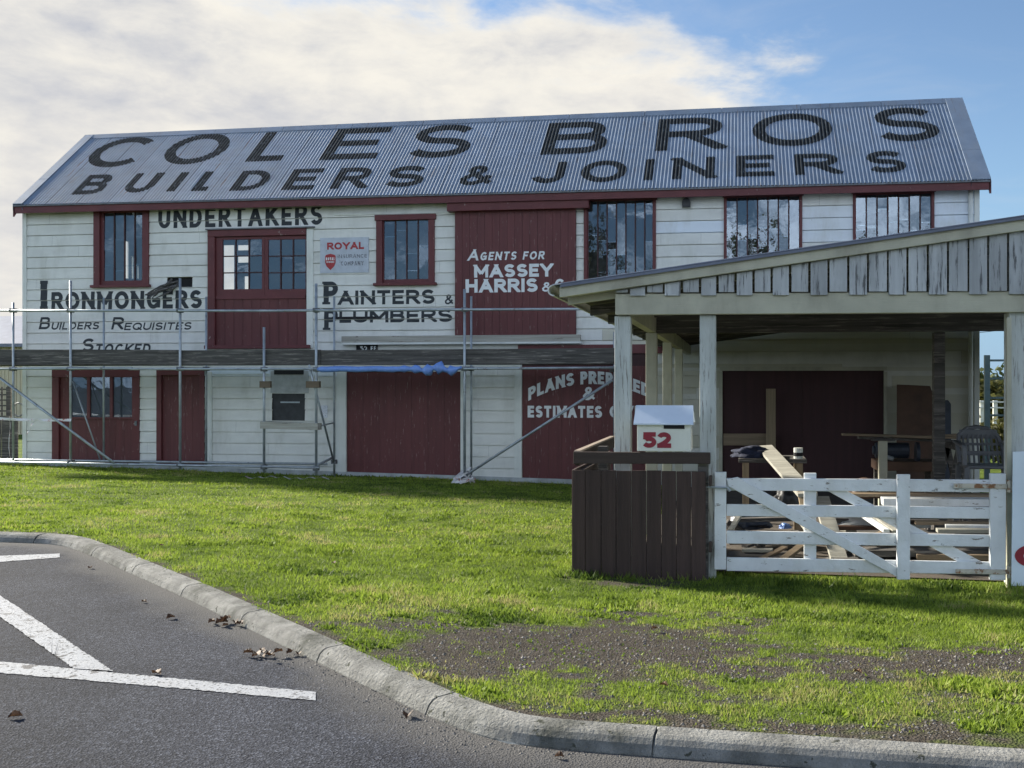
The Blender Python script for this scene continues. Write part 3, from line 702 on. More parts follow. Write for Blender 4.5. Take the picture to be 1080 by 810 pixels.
# lining, back and end walls (the back wall has gaps that let daylight through)
ib = MB()
def wall_with_holes(mb, y0, y1, holes, x0, x1, z0, ztop_f):
    xs_ = sorted({x0, x1} | {h[k] for h in holes for k in (0, 2)})
    for a, b in zip(xs_, xs_[1:]):
        hs = sorted((h[1], h[3]) for h in holes if h[0] < (a + b) / 2 < h[2]); z = z0
        for h0, h1 in hs:
            if h0 > z: mb.box(a, b, y0, y1, z, h0)
            z = max(z, h1)
        zt = ztop_f((a + b) / 2)
        if zt > z: mb.box(a, b, y0, y1, z, zt)
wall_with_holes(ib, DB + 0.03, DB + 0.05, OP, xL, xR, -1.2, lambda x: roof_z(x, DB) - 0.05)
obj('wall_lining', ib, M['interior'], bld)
rh = []
for u0, v0, u1, v1 in [(131, 254, 135.5, 300), (136.5, 270, 140.5, 300), (143, 280, 146, 300), (148, 280.5, 151, 300), (234, 258, 247, 306), (249, 258, 262, 264), (256, 291, 263, 306), (249, 270, 262, 277)]:
    x0, x1 = at(u0, (v0 + v1) / 2, YB)[0], at(u1, (v0 + v1) / 2, YB)[0]; z1, z0 = at((u0 + u1) / 2, v0, YB)[1], at((u0 + u1) / 2, v1, YB)[1]
    rh.append((x0, z0, x1, z1))
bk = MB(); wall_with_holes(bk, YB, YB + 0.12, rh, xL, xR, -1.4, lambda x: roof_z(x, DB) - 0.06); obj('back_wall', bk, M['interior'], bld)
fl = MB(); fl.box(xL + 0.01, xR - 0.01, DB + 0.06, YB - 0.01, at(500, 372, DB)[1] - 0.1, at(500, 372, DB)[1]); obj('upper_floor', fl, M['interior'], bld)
def end_wall(x0, x1, holes):
    mb = MB(); ys_ = sorted({DB + .052, RYD, YB - .002} | {h[k] for h in holes for k in (0, 2)})
    ztop_ = lambda y: (roof_z((x0 + x1) / 2, y) if y <= RYD else roof_z((x0 + x1) / 2, 2 * RYD - y)) - 0.07
    for a, b in zip(ys_, ys_[1:]):
        z = -1.4
        for h0, h1 in sorted((h[1], h[3]) for h in holes if h[0] < (a + b) / 2 < h[2]):
            mb.box(x0, x1, a, b, z, h0); z = h1
        i = len(mb.v); mb.v += [(x0, a, z), (x1, a, z), (x1, b, z), (x0, b, z), (x0, a, ztop_(a)), (x1, a, ztop_(a)), (x1, b, ztop_(b)), (x0, b, ztop_(b))]
        for q in ((0,3,2,1),(4,5,6,7),(0,1,5,4),(1,2,6,5),(2,3,7,6),(3,0,4,7)): mb.f.append(tuple(i + k for k in q)); mb.t.append(0.4)
    obj('end_wall', mb, M['board'], bld)
eh = []
for u0, v0, u1, v1 in ((131.3, 254, 135.3, 294), (137, 270, 140, 294), (143, 280, 145.6, 294), (148, 280.5, 150.6, 294)):
    q = []
    for u, v in ((u0, v0), (u1, v1)):
        d = raydir(u, v); t = (xL + .02) / d.x; q.append((d.y * t, EYE + d.z * t))
    if max(q[0][0], q[1][0]) < YB - .1: eh.append((min(q[0][0], q[1][0]), min(q[0][1], q[1][1]), max(q[0][0], q[1][0]), max(q[0][1], q[1][1])))
print('end gaps', eh, YB)
end_wall(xL, xL + .04, eh); end_wall(xR - .1, xR, [])

# corner stops and base strip
cs = MB()
for u0, u1, vb in ((24.3, 28.5, 489), (1027.5, 1032.7, 560)):
    pass
cs.box(xL - 0.012, xL + 0.085, DB - 0.045, DB + 0.05, zbase(xL) + 0.05, roof_z(xL, DB) - 0.05)
obj('corner_board', cs, M['trim_white'], bld); cs = MB()
cs.box(xR - 0.085, xR + 0.012, DB - 0.045, DB + 0.05, -1.2, roof_z(xR, DB) - 0.05)
obj('corner_board', cs, M['trim_white'], bld)
bs = MB()
segs = np.linspace(xL, xR, 30)
for a, b in zip(segs, segs[1:]):
    z0 = float(zbase((a + b) / 2)); bs.beam((a, DB - 0.035, float(zbase(a)) + 0.045), (b, DB - 0.035, float(zbase(b)) + 0.045), 0.05, 0.10)
obj('base_strip', bs, M['foundation'], bld)

# ---- roof
PW = 0.0762; AMP = 0.0095; SUB = 8
SL = math.hypot(RYD - EY, (rzL + rzR) / 2 - (eL[1] + eR[1]) / 2)
def corr(x): return AMP * math.cos(2 * math.pi * x / PW)
def roof_pt(x, t, lift=0.0):                             # t along the slope, 0 eave .. 1 ridge
    y = EY + (RYD - EY) * t; z = roof_z(x, y); n = Vector((0, -(rzL - eL[1]), RYD - EY)).normalized()
    return (x, y + n.y * (lift + corr(x)), z + n.z * (lift + corr(x)))
x_start, x_end = eL[0], eR[0]
rm = MB(); nx = int((x_end - x_start) / PW * SUB)
gx = [x_start + k * PW / SUB for k in range(nx + 1)]
sheet_w = PW * 10
prev = None
for k in range(nx):
    xa, xb = gx[k], gx[k + 1]; sh = int((xa - x_start) / sheet_w); random.seed(sh * 13 + 5); tb = 0.44 + 0.12 * random.random()
    seam = ((xa - x_start) % sheet_w) < PW / SUB * 1.9
    for t0, t1, tt in ((0.0, 0.5, tb), (0.5, 1.0, tb + 0.05)):
        rm.face([roof_pt(xa, t0), roof_pt(xb, t0), roof_pt(xb, t1), roof_pt(xa, t1)], 0.02 if seam else tt)
random.seed(21)
roof = obj('roof', rm, M['iron'], bld)
# the back slope, ridge capping, barge flashings
rb = MB()
rb.face([(x_start, 2 * RYD - EY, eL[1]), (x_start, RYD, rzL), (x_end, RYD, rzR), (x_end, 2 * RYD - EY, eR[1])])
rb.face([(x_start, EY + 0.05, eL[1] - 0.045), (x_end, EY + 0.05, eR[1] - 0.045), (x_end, RYD, rzR - 0.06), (x_start, RYD, rzL - 0.06)])
obj('roof_back', rb, M['iron'], bld)
rc = MB()
for k in range(12):
    xa = x_start - 0.04 + (x_end - x_start + 0.08) * k / 12; xb = x_start - 0.04 + (x_end - x_start + 0.08) * (k + 1) / 12 - 0.01
    a0, a1 = Vector(roof_pt(xa, 0.945)), Vector(roof_pt(xb, 0.945)); r0 = Vector((xa, RYD, rzL + (rzR - rzL) * (xa - x_start) / (x_end - x_start) + 0.035)); r1 = Vector((xb, RYD, rzL + (rzR - rzL) * (xb - x_start) / (x_end - x_start) + 0.035))
    up = Vector((0, 0, 0.022)); a0.z = roof_z(xa, a0.y) + 0.02; a1.z = roof_z(xb, a1.y) + 0.02
    t = random.random() * 0.12 + 0.42
    rc.face([a0, a1, r1, r0], t); rc.face([r0, r1, r1 + Vector((0, 0.2, -0.15)), r0 + Vector((0, 0.2, -0.15))], t)
    rc.face([a0 - up, a1 - up, a1, a0], t * 0.4)
obj('ridge_capping', rc, M['iron'], roof)
for xa, xb in ((x_start - 0.03, x_start + 0.20), (x_end - 0.34, x_end + 0.03)):
    b_ = MB()
    for t0, t1 in ((0, 0.33), (0.335, 1.0)):
        p = [Vector((x, EY - 0.01 + (RYD - EY) * t, roof_z(x, EY + (RYD - EY) * t) + 0.028)) for x, t in ((xa, t0), (xb, t0), (xb, t1), (xa, t1))]
        b_.face(p, 0.55); q = [a - Vector((0, 0, 0.16)) for a in p]
        b_.face([p[0], p[3], q[3], q[0]], .5); b_.face([p[2], p[1], q[1], q[2]], .5); b_.face([p[1], p[0], p[0] - Vector((0, 0, .02)), p[1] - Vector((0, 0, .02))], .5)
    obj('barge_flashing', b_, M['iron'], roof)
# fascia and soffit, in maroon
fa = MB(); fa.beam((x_start - 0.02, EY + 0.035, eL[1] - 0.115), (x_end + 0.02, EY + 0.035, eR[1] - 0.115), 0.05, 0.15)
obj('fascia', fa, M['maroon_trim'], bld)
gt = MB(); gt.beam((x_start - 0.01, EY - 0.012, eL[1] - 0.028), (x_end + 0.01, EY - 0.012, eR[1] - 0.028), 0.03, 0.03); obj('drip_edge', gt, M['dark_steel'], bld)
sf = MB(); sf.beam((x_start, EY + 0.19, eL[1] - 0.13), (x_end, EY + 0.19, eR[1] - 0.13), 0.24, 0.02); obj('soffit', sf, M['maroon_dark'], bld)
# timber barge ends that hang at the eave corners
for xe, e in ((x_start - 0.02, eL[1]), (x_end + 0.02, eR[1])):
    b_ = MB()
    prof = [(EY + 0.01, e - 0.02), (EY + 0.01, e - 0.27), (EY + 0.06, e - 0.20), (RYD, roof_z(xe, RYD) - 0.16), (RYD, roof_z(xe, RYD) - 0.02)]
    i = len(b_.v); b_.v += [(xe - 0.02, y, z) for y, z in prof] + [(xe + 0.02, y, z) for y, z in prof]; n = 5
    b_.f += [tuple(i + k for k in range(n)), tuple(i + n + k for k in reversed(range(n)))] + [(i + k, i + n + k, i + n + (k + 1) % n, i + (k + 1) % n) for k in range(n)]; b_.t += [.5] * 7
    obj('barge_board', b_, M['maroon_trim'], bld)
# painted roof lettering, following the corrugations
def roof_letter(mb, ch, u0, u1, v0, v1, w, lean_fix=True):
    uc = (u0 + u1) / 2
    xb, yb = roof_hit(uc, v1); xt, yt = roof_hit(uc, v0); xm, ym = roof_hit(uc, (v0 + v1) / 2)
    # how far the top of an upright leans in the picture
    ub = proj(xm, yb, roof_z(xm, yb))[0]; ut = proj(xm, yt, roof_z(xm, yt))[0]
    wpx = (u1 - u0) - abs(ut - ub) * (0.85 if ch not in 'CO&S' else 0.45)
    x0, x1 = roof_hit(uc - wpx / 2, (v0 + v1) / 2)[0], roof_hit(uc + wpx / 2, (v0 + v1) / 2)[0]
    t0 = (yb - EY) / (RYD - EY); t1 = (yt - EY) / (RYD - EY); H = (t1 - t0) * SL
    qs = glyph_quads(ch, x1 - x0, H, w)
    qs = [[Vector((q.x + x0, q.y)) for q in qd] for qd in qs]
    for xa, xb_, z0, z1 in strips(qs, PW / SUB, 0, H, x_start):
        a, b = t0 + z0 / SL, t0 + z1 / SL
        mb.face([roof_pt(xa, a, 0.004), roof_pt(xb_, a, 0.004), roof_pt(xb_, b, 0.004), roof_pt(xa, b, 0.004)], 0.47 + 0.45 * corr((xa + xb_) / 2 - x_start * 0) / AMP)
def roof_line(items, w):
    mb = MB()
    for ch, u0, u1, v0, v1 in items: roof_letter(mb, ch, u0, u1, v0, v1, w)
    obj('lettering', mb, M['roof_ink'], roof)
roof_line([('C', 91, 164.7, 145.5, 176), ('O', 171, 245, 141.7, 173), ('L', 261, 316, 139.4, 169.7), ('E', 339, 413, 135.5, 167.7), ('S', 431, 502, 132, 166)], 0.27)
roof_line([('B', 571.6, 645, 128.8, 162), ('R', 691.8, 764, 124.4, 158), ('O', 793, 878.5, 119.8, 154), ('S', 920, 991, 113.5, 149)], 0.27)
roof_line([('B', 76, 123, 184.5, 204.8), ('U', 128, 173, 182.8, 203), ('I', 175.5, 200, 182, 201.7), ('L', 202.5, 232, 181.2, 201.3), ('D', 243, 290, 180, 200.8), ('E', 297.8, 342, 178.3, 200), ('R', 349, 395, 177, 198.6), ('S', 405.6, 450.7, 175.2, 197)], 0.19)
roof_line([('&', 484.6, 524, 174.8, 195)], 0.15)
roof_line([('J', 559, 598, 171.3, 193), ('O', 612, 662, 169.5, 192), ('I', 678, 691.4, 168, 190), ('N', 709, 754.5, 166, 188.5), ('E', 776, 816.6, 163.8, 186), ('R', 837, 886, 162, 184), ('S', 912.4, 956, 159.3, 182)], 0.19)

# ---- lettering on walls and doors
def wall_text(mb, lines):
    for qs, z0, z1, x in lines:
        for xa, xb, a, b in strips(qs, 0.007, z0, z1):
            z = a
            while z < b - 1e-5:
                top = min(b, ZB0 + PITCH * (math.floor((z + 1e-6 - ZB0) / PITCH) + 1))
                zb_c = ZB0 + PITCH * math.floor((z + 1e-6 - ZB0) / PITCH)
                z = max(z, min(top, zb_c + GROOVE))
                if top - z > 1e-4:
                    y0, y1 = board_y(z + 1e-5) - 0.003, board_y(top - 1e-5) - 0.003
                    mb.face([(xa, y0, z), (xb, y0, z), (xb, y1, top), (xa, y1, top)])
                z = top
def flat_text(mb, lines, y, step=0.007, warp=None):
    for qs, z0, z1, x in lines:
        for xa, xb, a, b in strips(qs, step, z0, z1):
            wa, wc = (warp(xa), warp(xb)) if warp else (0, 0)
            mb.face([(xa, y, a + wa), (xb, y, a + wc), (xb, y, b + wc), (xa, y, b + wa)])
def prow(txt, u0, v0, u1, v1, y, **k):
    um, vm = (u0 + u1) / 2, (v0 + v1) / 2
    return line_quads(txt, at(u0, vm, y)[0], at(u1, vm, y)[0], at(um, v1, y)[1], at(um, v0, y)[1], **k)
def wall_line(parts):
    for grp in parts:
        mb = MB()
        for a, k in grp: wall_text(mb, prow(*a, DB - 0.015, **k))
        obj('lettering', mb, M['ink'], wall_front)
wall_line([[(('UNDERTAKERS', 167.3, 217.5, 340, 239), dict(w=.20, gap=.17))]])
wall_line([[((['i_slab'], 40.5, 296, 52.5, 326.5), dict(w=.25)), (('RONMONGERS', 54.5, 307, 213, 326), dict(w=.23, gap=.15))]])
wall_line([[(('B', 41, 334.5, 52, 347.3), dict(w=.19, shear=.22)), (('UILDERS', 54, 339.6, 104, 347.6), dict(w=.2, gap=.2, shear=.22))],
           [(('R', 117.5, 334.5, 129.5, 347.5), dict(w=.19, shear=.22)), (('EQUISITES', 131, 340, 201.5, 348), dict(w=.2, gap=.2, shear=.22))]])
wall_line([[(('S', 86, 357, 98, 371), dict(w=.2, shear=.2)), (('TOCKED', 100, 362.5, 158, 373.5), dict(w=.2, gap=.2, shear=.2))]])
wall_line([[((['p_slab'], 339, 297, 356.5, 321), dict(w=.23)), (('AINTERS', 357, 306, 458.5, 321), dict(w=.23, gap=.16))], [(('&', 469, 310.5, 478.5, 321), dict(w=.17))]])
wall_line([[((['p_slab'], 339.5, 325.5, 356.5, 348), dict(w=.23)), (('LUMBERS', 358, 326, 477, 340), dict(w=.23, gap=.16))]])

# ---- windows
def window(name, outer, glass, nbars, trim_u=6.5, sill=True, rows=0, head=True, sides=(True, True), lap_rows=None, label=None):
    u0, v0, u1, v1 = outer
    fr = MB(); yf = DB - 0.06; dp = 0.11
    gx0, gz1 = at(glass[0], (glass[1] + glass[3]) / 2, DB)[0], at((glass[0] + glass[2]) / 2, glass[1], DB)[1]
    gx1, gz0 = at(glass[2], (glass[1] + glass[3]) / 2, DB)[0], at((glass[0] + glass[2]) / 2, glass[3], DB)[1]
    X0, X1 = at(u0, (v0 + v1) / 2, DB)[0], at(u1, (v0 + v1) / 2, DB)[0]; Z1, Z0 = at((u0 + u1) / 2, v0, DB)[1], at((u0 + u1) / 2, v1, DB)[1]
    if head: fr.box(X0 - 0.03, X1 + 0.03, DB - 0.075, DB + 0.05, Z1 - 0.12, Z1)
    zt = Z1 - 0.122 if head else Z1 - 0.05
    if not head: fr.box(X0, X1, DB - 0.05, DB + 0.05, Z1 - 0.05, Z1)
    tw = abs(at(u0 + trim_u, 300, DB)[0] - at(u0, 300, DB)[0])
    if sides[0]: fr.box(X0, X0 + tw, yf, DB + 0.05, Z0 + 0.062, zt)
    if sides[1]: fr.box(X1 - tw, X1, yf, DB + 0.05, Z0 + 0.062, zt)
    w = obj(name, fr, M['maroon_trim'], bld, bevel=0.006, label=label)
    if sill:
        s_ = MB(); s_.box(X0 - 0.05, X1 + 0.05, DB - 0.12, DB + 0.05, Z0, Z0 + 0.06); obj('sill', s_, M['maroon_trim'], w, bevel=0.008)
    # sash
    sa = MB(); a, b = (X0 + tw if sides[0] else X0), (X1 - tw if sides[1] else X1); zb_ = Z0 + (0.062 if sill else 0)
    ys = DB - 0.005
    if gx0 > a: sa.box(a + .001, gx0, ys, ys + 0.045, zb_, zt)
    if b > gx1: sa.box(gx1, b - .001, ys, ys + 0.045, zb_, zt)
    if zt > gz1: sa.box(gx0 + .001, gx1 - .001, ys, ys + 0.045, gz1, zt - .001)
    if gz0 > zb_: sa.box(gx0 + .001, gx1 - .001, ys, ys + 0.045, zb_ + .001, gz0)
    obj('sash', sa, M['maroon_trim'], w)
    if nbars:
        gb = MB()
        for k in range(1, nbars + 1):
            x = gx0 + (gx1 - gx0) * k / (nbars + 1); gb.box(x - 0.014, x + 0.014, ys + 0.003, ys + 0.034, gz0, gz1)
        for k in range(1, rows + 1):
            z = gz0 + (gz1 - gz0) * k / (rows + 1)
            for j in range(nbars + 1):
                xa = gx0 + (gx1 - gx0) * j / (nbars + 1) + 0.0145; xb = gx0 + (gx1 - gx0) * (j + 1) / (nbars + 1) - 0.0145
                gb.box(xa, xb, ys + 0.005, ys + 0.032, z - 0.012, z + 0.012)
        obj('glazing_bar', gb, M['maroon_dark'], w)
    pn = MB(); nl = nbars + 1
    for j in range(nl):
        xa = gx0 + (gx1 - gx0) * j / nl; xb = gx0 + (gx1 - gx0) * (j + 1) / nl
        zs = [gz0] + ([gz0 + (gz1 - gz0) * k / (rows + 1) for k in range(1, rows + 1)] if rows else sorted(gz0 + (gz1 - gz0) * random.uniform(.12, .9) for _ in range(random.choice((1, 2, 2))))) + [gz1]
        for k, (z0, z1) in enumerate(zip(zs, zs[1:])):   # each light is glazed in lapped pieces that lean a little differently
            ty, tx = random.uniform(-.004, .004) * (z1 - z0) * 2, random.uniform(-.006, .006) * (xb - xa) * 1.5
            yq = ys + 0.022 + (0.003 if k % 2 else 0)
            pn.face([(xa, yq - ty - tx, z0), (xb, yq - ty + tx, z0), (xb, yq + ty + tx, z1), (xa, yq + ty - tx, z1)])
            if k and not rows: pn.box(xa + .015, xb - .015, yq - 0.006, yq - 0.003, z0 - 0.006, z0 + 0.006)
    obj('pane', pn, M['glass'], w)
    return w
window('window', (100, 216, 158, 303.5), (109.7, 224.3, 153, 296), 3)
window('window', (397.5, 226.5, 459, 301.5), (405, 231, 453, 294.5), 3)
window('window', (616, 206, 692, 300), (620.5, 211.5, 690, 299), 6, trim_u=3.5, sill=False)
window('window', (763.5, 201.5, 846, 290), (766.5, 208, 843, 289), 6, trim_u=3, sill=False)
window('window', (899.5, 197.5, 985, 280), (902.5, 205, 982, 279), 6, trim_u=3, sill=False)
# broken first light of the third window: a dark notch
nt = MB(); pbox(nt, 619.5, 212, 624.8, 222, DB - 0.01, 0.01); obj('blanking_piece', nt, M['dark'], bld)

# ---- doors
def planks(mb, x0, x1, y, th, z0, z1, n, gap=0.006, jitter=0.0):
    w = (x1 - x0) / n
    for k in range(n): mb.box(x0 + k * w + gap / 2, x0 + (k + 1) * w - gap / 2, y + random.uniform(-jitter, jitter), y + th, z0, z1, random.uniform(0.35, 0.65))
    mb.box(x0 + 0.002, x1 - 0.002, y + th * 0.6, y + th + 0.01, z0 + 0.003, z1 - 0.003, 0.0)
def R4(u0, v0, u1, v1, y=DB):
    um, vm = (u0 + u1) / 2, (v0 + v1) / 2
    return at(u0, vm, y)[0], at(u1, vm, y)[0], at(um, v1, y)[1], at(um, v0, y)[1]
# loft door with glazed top
fr = MB(); x0, x1, z0, z1 = R4(220.3, 242, 324, 367); tw = 0.17
fr.box(x0, x1, DB - 0.07, DB + 0.05, z1 - 0.15, z1); fr.box(x0, x0 + tw, DB - 0.065, DB + 0.05, z0 + 0.062, z1 - 0.152)
ld = obj('loft_door', fr, M['maroon_trim'], bld, bevel=0.006)
s_ = MB(); s_.box(x0 - 0.05, x1 + 0.10, DB - 0.13, DB + 0.05, z0 - 0.02, z0 + 0.06); obj('sill', s_, M['maroon_trim'], ld, bevel=0.008)
lf = MB(); a = x0 + tw; zb_ = z0 + 0.062; zr_ = at(270, 313, DB)[1]
planks(lf, a + .004, x1 - .02, DB - 0.005, 0.03, zb_, zr_, 10); obj('leaf', lf, M['maroon'], ld)
xm = at(279.5, 280, DB)[0]
for ga_, gb_, u0, u1 in ((a, xm, 235, 276.5), (xm, x1 - .02, 283, 322.5)):
    sa = MB(); q0, q1, r0, r1 = R4(u0, 252.5, u1, 305)
    sa.box(ga_ + .003, q0, DB - .012, DB + .035, zr_ + .003, z1 - .155); sa.box(q1, gb_ - .003, DB - .012, DB + .035, zr_ + .003, z1 - .155)
    sa.box(q0 + .001, q1 - .001, DB - .012, DB + .035, r1, z1 - .156); sa.box(q0 + .001, q1 - .001, DB - .012, DB + .035, zr_ + .004, r0)
    sh = obj('sash', sa, M['maroon_trim'], ld)
    gb = MB()
    for k in (1, 2):
        x = q0 + (q1 - q0) * k / 3; gb.box(x - .013, x + .013, DB - .008, DB + .03, r0, r1)
        z = r0 + (r1 - r0) * k / 3
        for j in range(3): gb.box(q0 + (q1 - q0) * j / 3 + .0135, q0 + (q1 - q0) * (j + 1) / 3 - .0135, DB - .006, DB + .028, z - .012, z + .012)
    obj('glazing_bar', gb, M['maroon_dark'], ld)
    pn = MB()
    for j in range(3):
        for k in range(3):
            xa, xb = q0 + (q1 - q0) * j / 3, q0 + (q1 - q0) * (j + 1) / 3; za, zb = r0 + (r1 - r0) * k / 3, r0 + (r1 - r0) * (k + 1) / 3
            ty, tx = random.uniform(-.004, .004), random.uniform(-.004, .004); yq = DB + .012
            pn.face([(xa, yq - ty - tx, za), (xb, yq - ty + tx, za), (xb, yq + ty + tx, zb), (xa, yq + ty - tx, zb)])
    obj('pane', pn, M['glass'], ld)
st = MB(); st.box(a + .01, x1 - .03, DB - .035, DB - .013, zr_ - 0.05, zr_ + 0.015); obj('weather_bar', st, M['maroon_trim'], ld)
rs = MB(); q = R4(324.3, 242, 331, 367); rs.box(q[0], q[1], DB - 0.05, DB + 0.05, q[2], q[3]); obj('door_stop', rs, M['trim_white'], ld)
hd = MB(); q = R4(219, 240.6, 333, 242); hd.box(q[0], q[1], DB - .11, DB - .004, q[2] + .003, q[3]); obj('head_flashing', hd, M['dark_steel'], ld)
# sliding hoist door with its track hood
x0, x1, z0, z1 = R4(481, 222, 608, 353.5)
sd_ = MB(); planks(sd_, x0, x1, DB - 0.10, 0.05, z0, z1, 16, 0.004, 0.002)
sdo = obj('sliding_door', sd_, M['maroon'], bld)
hb = MB(); q = R4(474.5, 209, 622.5, 223); hb.box(q[0], q[1], DB - 0.24, DB - 0.026, q[2], q[3]); obj('track_hood', hb, M['maroon_trim'], sdo, bevel=0.008)
yT = DB - 0.1065
def sign_word(runs, parent, m='sign_white'):
    tx = MB()
    for a, k in runs: flat_text(tx, prow(*a, yT, **k), yT)
    obj('lettering', tx, M[m], parent)
sign_word([(('A', 493, 263, 504, 274.8), dict(w=.2, shear=.2)), (('GENTS', 506, 265.5, 544, 274.3), dict(w=.21, gap=.22, shear=.2))], sdo)
sign_word([(('FOR', 551, 265, 573.5, 273.6), dict(w=.21, gap=.22, shear=.2))], sdo)
sign_word([(('MASSEY', 500, 278.5, 583, 292.2), dict(w=.25, gap=.13))], sdo)
sign_word([(('HARRIS', 491, 294, 567, 308.3), dict(w=.25, gap=.13))], sdo)
sign_word([(('&', 571.5, 297.5, 582.5, 307.5), dict(w=.18)), (('Co', 585, 294, 606, 307.7), dict(w=.2, gap=.1))], sdo)
lg = MB(); q = R4(363, 354, 613, 361); lg.box(q[0], q[1], DB - 0.16, DB - 0.026, q[2], q[3]); ledge = obj('sill_board', lg, M['bare_wood'], bld, bevel=0.006)
lg = MB(); q = R4(363, 361, 613, 363.2); lg.box(q[0], q[1] + .02, DB - 0.19, DB - 0.03, q[2], q[3] - .002); obj('drip_moulding', lg, M['trim_white'], ledge)
# ground floor doors
def plank_door(name, u0, v0, u1, v1, n, frame=(True, True, True), fw=0.12, m='maroon', fm='maroon_trim', rec=0.03):
    x0, x1, _, z1 = R4(u0, v0, u1, v1); z0 = float(zbase((x0 + x1) / 2)) + 0.03
    fr = MB(); a, b, t = x0, x1, z1
    if frame[2]: fr.box(x0, x1, DB - 0.05, DB + 0.06, z1 - fw, z1); t = z1 - fw - .002
    if frame[0]: fr.box(x0, x0 + fw, DB - 0.048, DB + 0.06, z0, t); a = x0 + fw + .002
    if frame[1]: fr.box(x1 - fw, x1, DB - 0.048, DB + 0.06, z0, t); b = x1 - fw - .002
    lf = MB(); planks(lf, a, b, DB + rec - 0.02, 0.04, z0 + 0.01, t, n, 0.003, 0.001)
    if fr.v:
        d = obj(name, fr, M[fm], bld, bevel=0.005); l = obj('leaf', lf, M[m], d); return d, l, (a, b, z0, t)
    d = obj(name, lf, M[m], bld); return d, d, (a, b, z0, t)
# left door with three-light top
d1, l1, (a, b, z0, t) = plank_door('glazed_door', 56, 390, 148, 488, 8, fw=0.17)
q0, q1, r0, r1 = R4(73, 394, 141.5, 442)
pn = MB(); sa = MB(); edges = [75.5, 92.5, 95.5, 116.5, 119.5, 140]
sa.box(q0, q1, DB - .03, DB + .005, r0, at(105, 440, DB)[1]); sa.box(q0, q1, DB - .03, DB + .005, at(105, 397, DB)[1], r1)
zA, zB = at(105, 440, DB)[1] + .001, at(105, 397, DB)[1] - .001
us = [73] + edges + [141.5]
for k in range(0, 8, 2):
    xa, xb = at(us[k], 420, DB)[0], at(us[k + 1], 420, DB)[0]; sa.box(xa, xb, DB - .03, DB + .005, zA, zB)
for k in range(0, 6, 2):
    xa, xb = at(edges[k], 420, DB)[0], at(edges[k + 1], 420, DB)[0]; tl = random.uniform(-.004, .004)
    pn.face([(xa, DB + .004 + tl, zA), (xb, DB + .004 - tl, zA), (xb, DB + .004 - tl, zB), (xa, DB + .004 + tl, zB)])
obj('sash', sa, M['maroon_trim'], d1)
bw = MB(); bw.box(q0, q1, DB + .0065, DB + .009, r0 + .02, r1 - .02); obj('backing', bw, M['machine'], d1); obj('pane', pn, M['glass'], d1)
kn = MB(); pbox(kn, 141.8, 444, 144, 449, DB - .07, .03); obj('handle', kn, M['dark_steel'], d1)
d2, l2, _ = plank_door('side_door', 166, 390, 216.5, 490, 5, fw=0.12, m='maroon')
kn = MB(); pbox(kn, 211.5, 440, 213.5, 446, DB - .03, .03); obj('handle', kn, M['dark_steel'], d2)
d3, l3, _ = plank_door('wide_door', 366, 391.5, 486, 504, 7, frame=(False, False, False), rec=0.02)
for u0, u1, v0, v1 in ((217.5, 224.5, 392, 491), (356, 365.6, 386, 503), (486.3, 491, 386, 504), (543, 550.6, 376, 506)):
    tr = MB(); q = R4(u0, v0, u1, v1); tr.box(q[0], q[1], DB - .05, DB + .05, float(zbase(q[0])) + .03, q[3]); obj('door_casing', tr, M['trim_white'], bld)
d4, l4, (a, b, z0, t) = plank_door('sign_door', 551, 386, 692, 510, 10, frame=(False, False, False), rec=0.0)
hd = MB(); q = R4(547, 363.5, 701, 373); hd.box(q[0], q[1], DB - .07, DB + .05, q[2], q[3]); obj('lintel', hd, M['maroon_trim'], d4)
hd = MB(); q = R4(551, 373.3, 692, 386); hd.box(q[0], q[1], DB - .02, DB + .05, q[2], q[3]); obj('transom', hd, M['maroon_dark'], d4)
yT = DB - 0.027
xa4, xb4 = at(557, 415, yT)[0], at(692, 415, yT)[0]; xc4 = (xa4 + xb4) / 2; hw = (xb4 - xa4) / 2
rise = (at(620, 421, yT)[1] - at(620, 438, yT)[1]) * -1
drop = at(557, 402, yT)[1] - at(557, 420, yT)[1]
arch = lambda x: -drop * ((x - xc4) / hw) ** 2
for wd, ua, ub in (('PLANS', 557, 605.5), ('PREPARED', 612, 685)):
    tx = MB(); flat_text(tx, prow(wd, ua, 391.5, ub, 405, yT, w=.24, gap=.10), yT, warp=arch); obj('lettering', tx, M['sign_white'], d4)
tx = MB(); flat_text(tx, prow('&', 614.5, 408, 628, 422, yT, w=.18), yT); obj('lettering', tx, M['sign_white'], d4)
for wd, ua, ub in (('ESTIMATES', 556.5, 635), ('GIVEN', 643, 688)):
    tx = MB(); flat_text(tx, prow(wd, ua, 428, ub, 440.5, yT, w=.24, gap=.12), yT); obj('lettering', tx, M['sign_white'], d4)
pb_ = MB(); q = R4(225, 388, 285, 394.5); pb_.box(q[0], q[1], DB - .05, DB - .002, q[2], q[3]); obj('primed_board', pb_, M['panel_white'], bld)
# wide door inside the carport
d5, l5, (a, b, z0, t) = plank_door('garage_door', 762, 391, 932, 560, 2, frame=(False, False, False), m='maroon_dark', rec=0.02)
dc = MB(); q = R4(759, 388.5, 935, 391); dc.box(q[0], q[1], DB - .06, DB + .05, q[2], q[3] + .03)
for u0, u1 in ((758.5, 762), (932, 935.5)):
    q = R4(u0, 392, u1, 540); dc.box(q[0], q[1], DB - .06, DB + .05, -1.0, q[3])
obj('door_casing', dc, M['beam_paint'], bld)
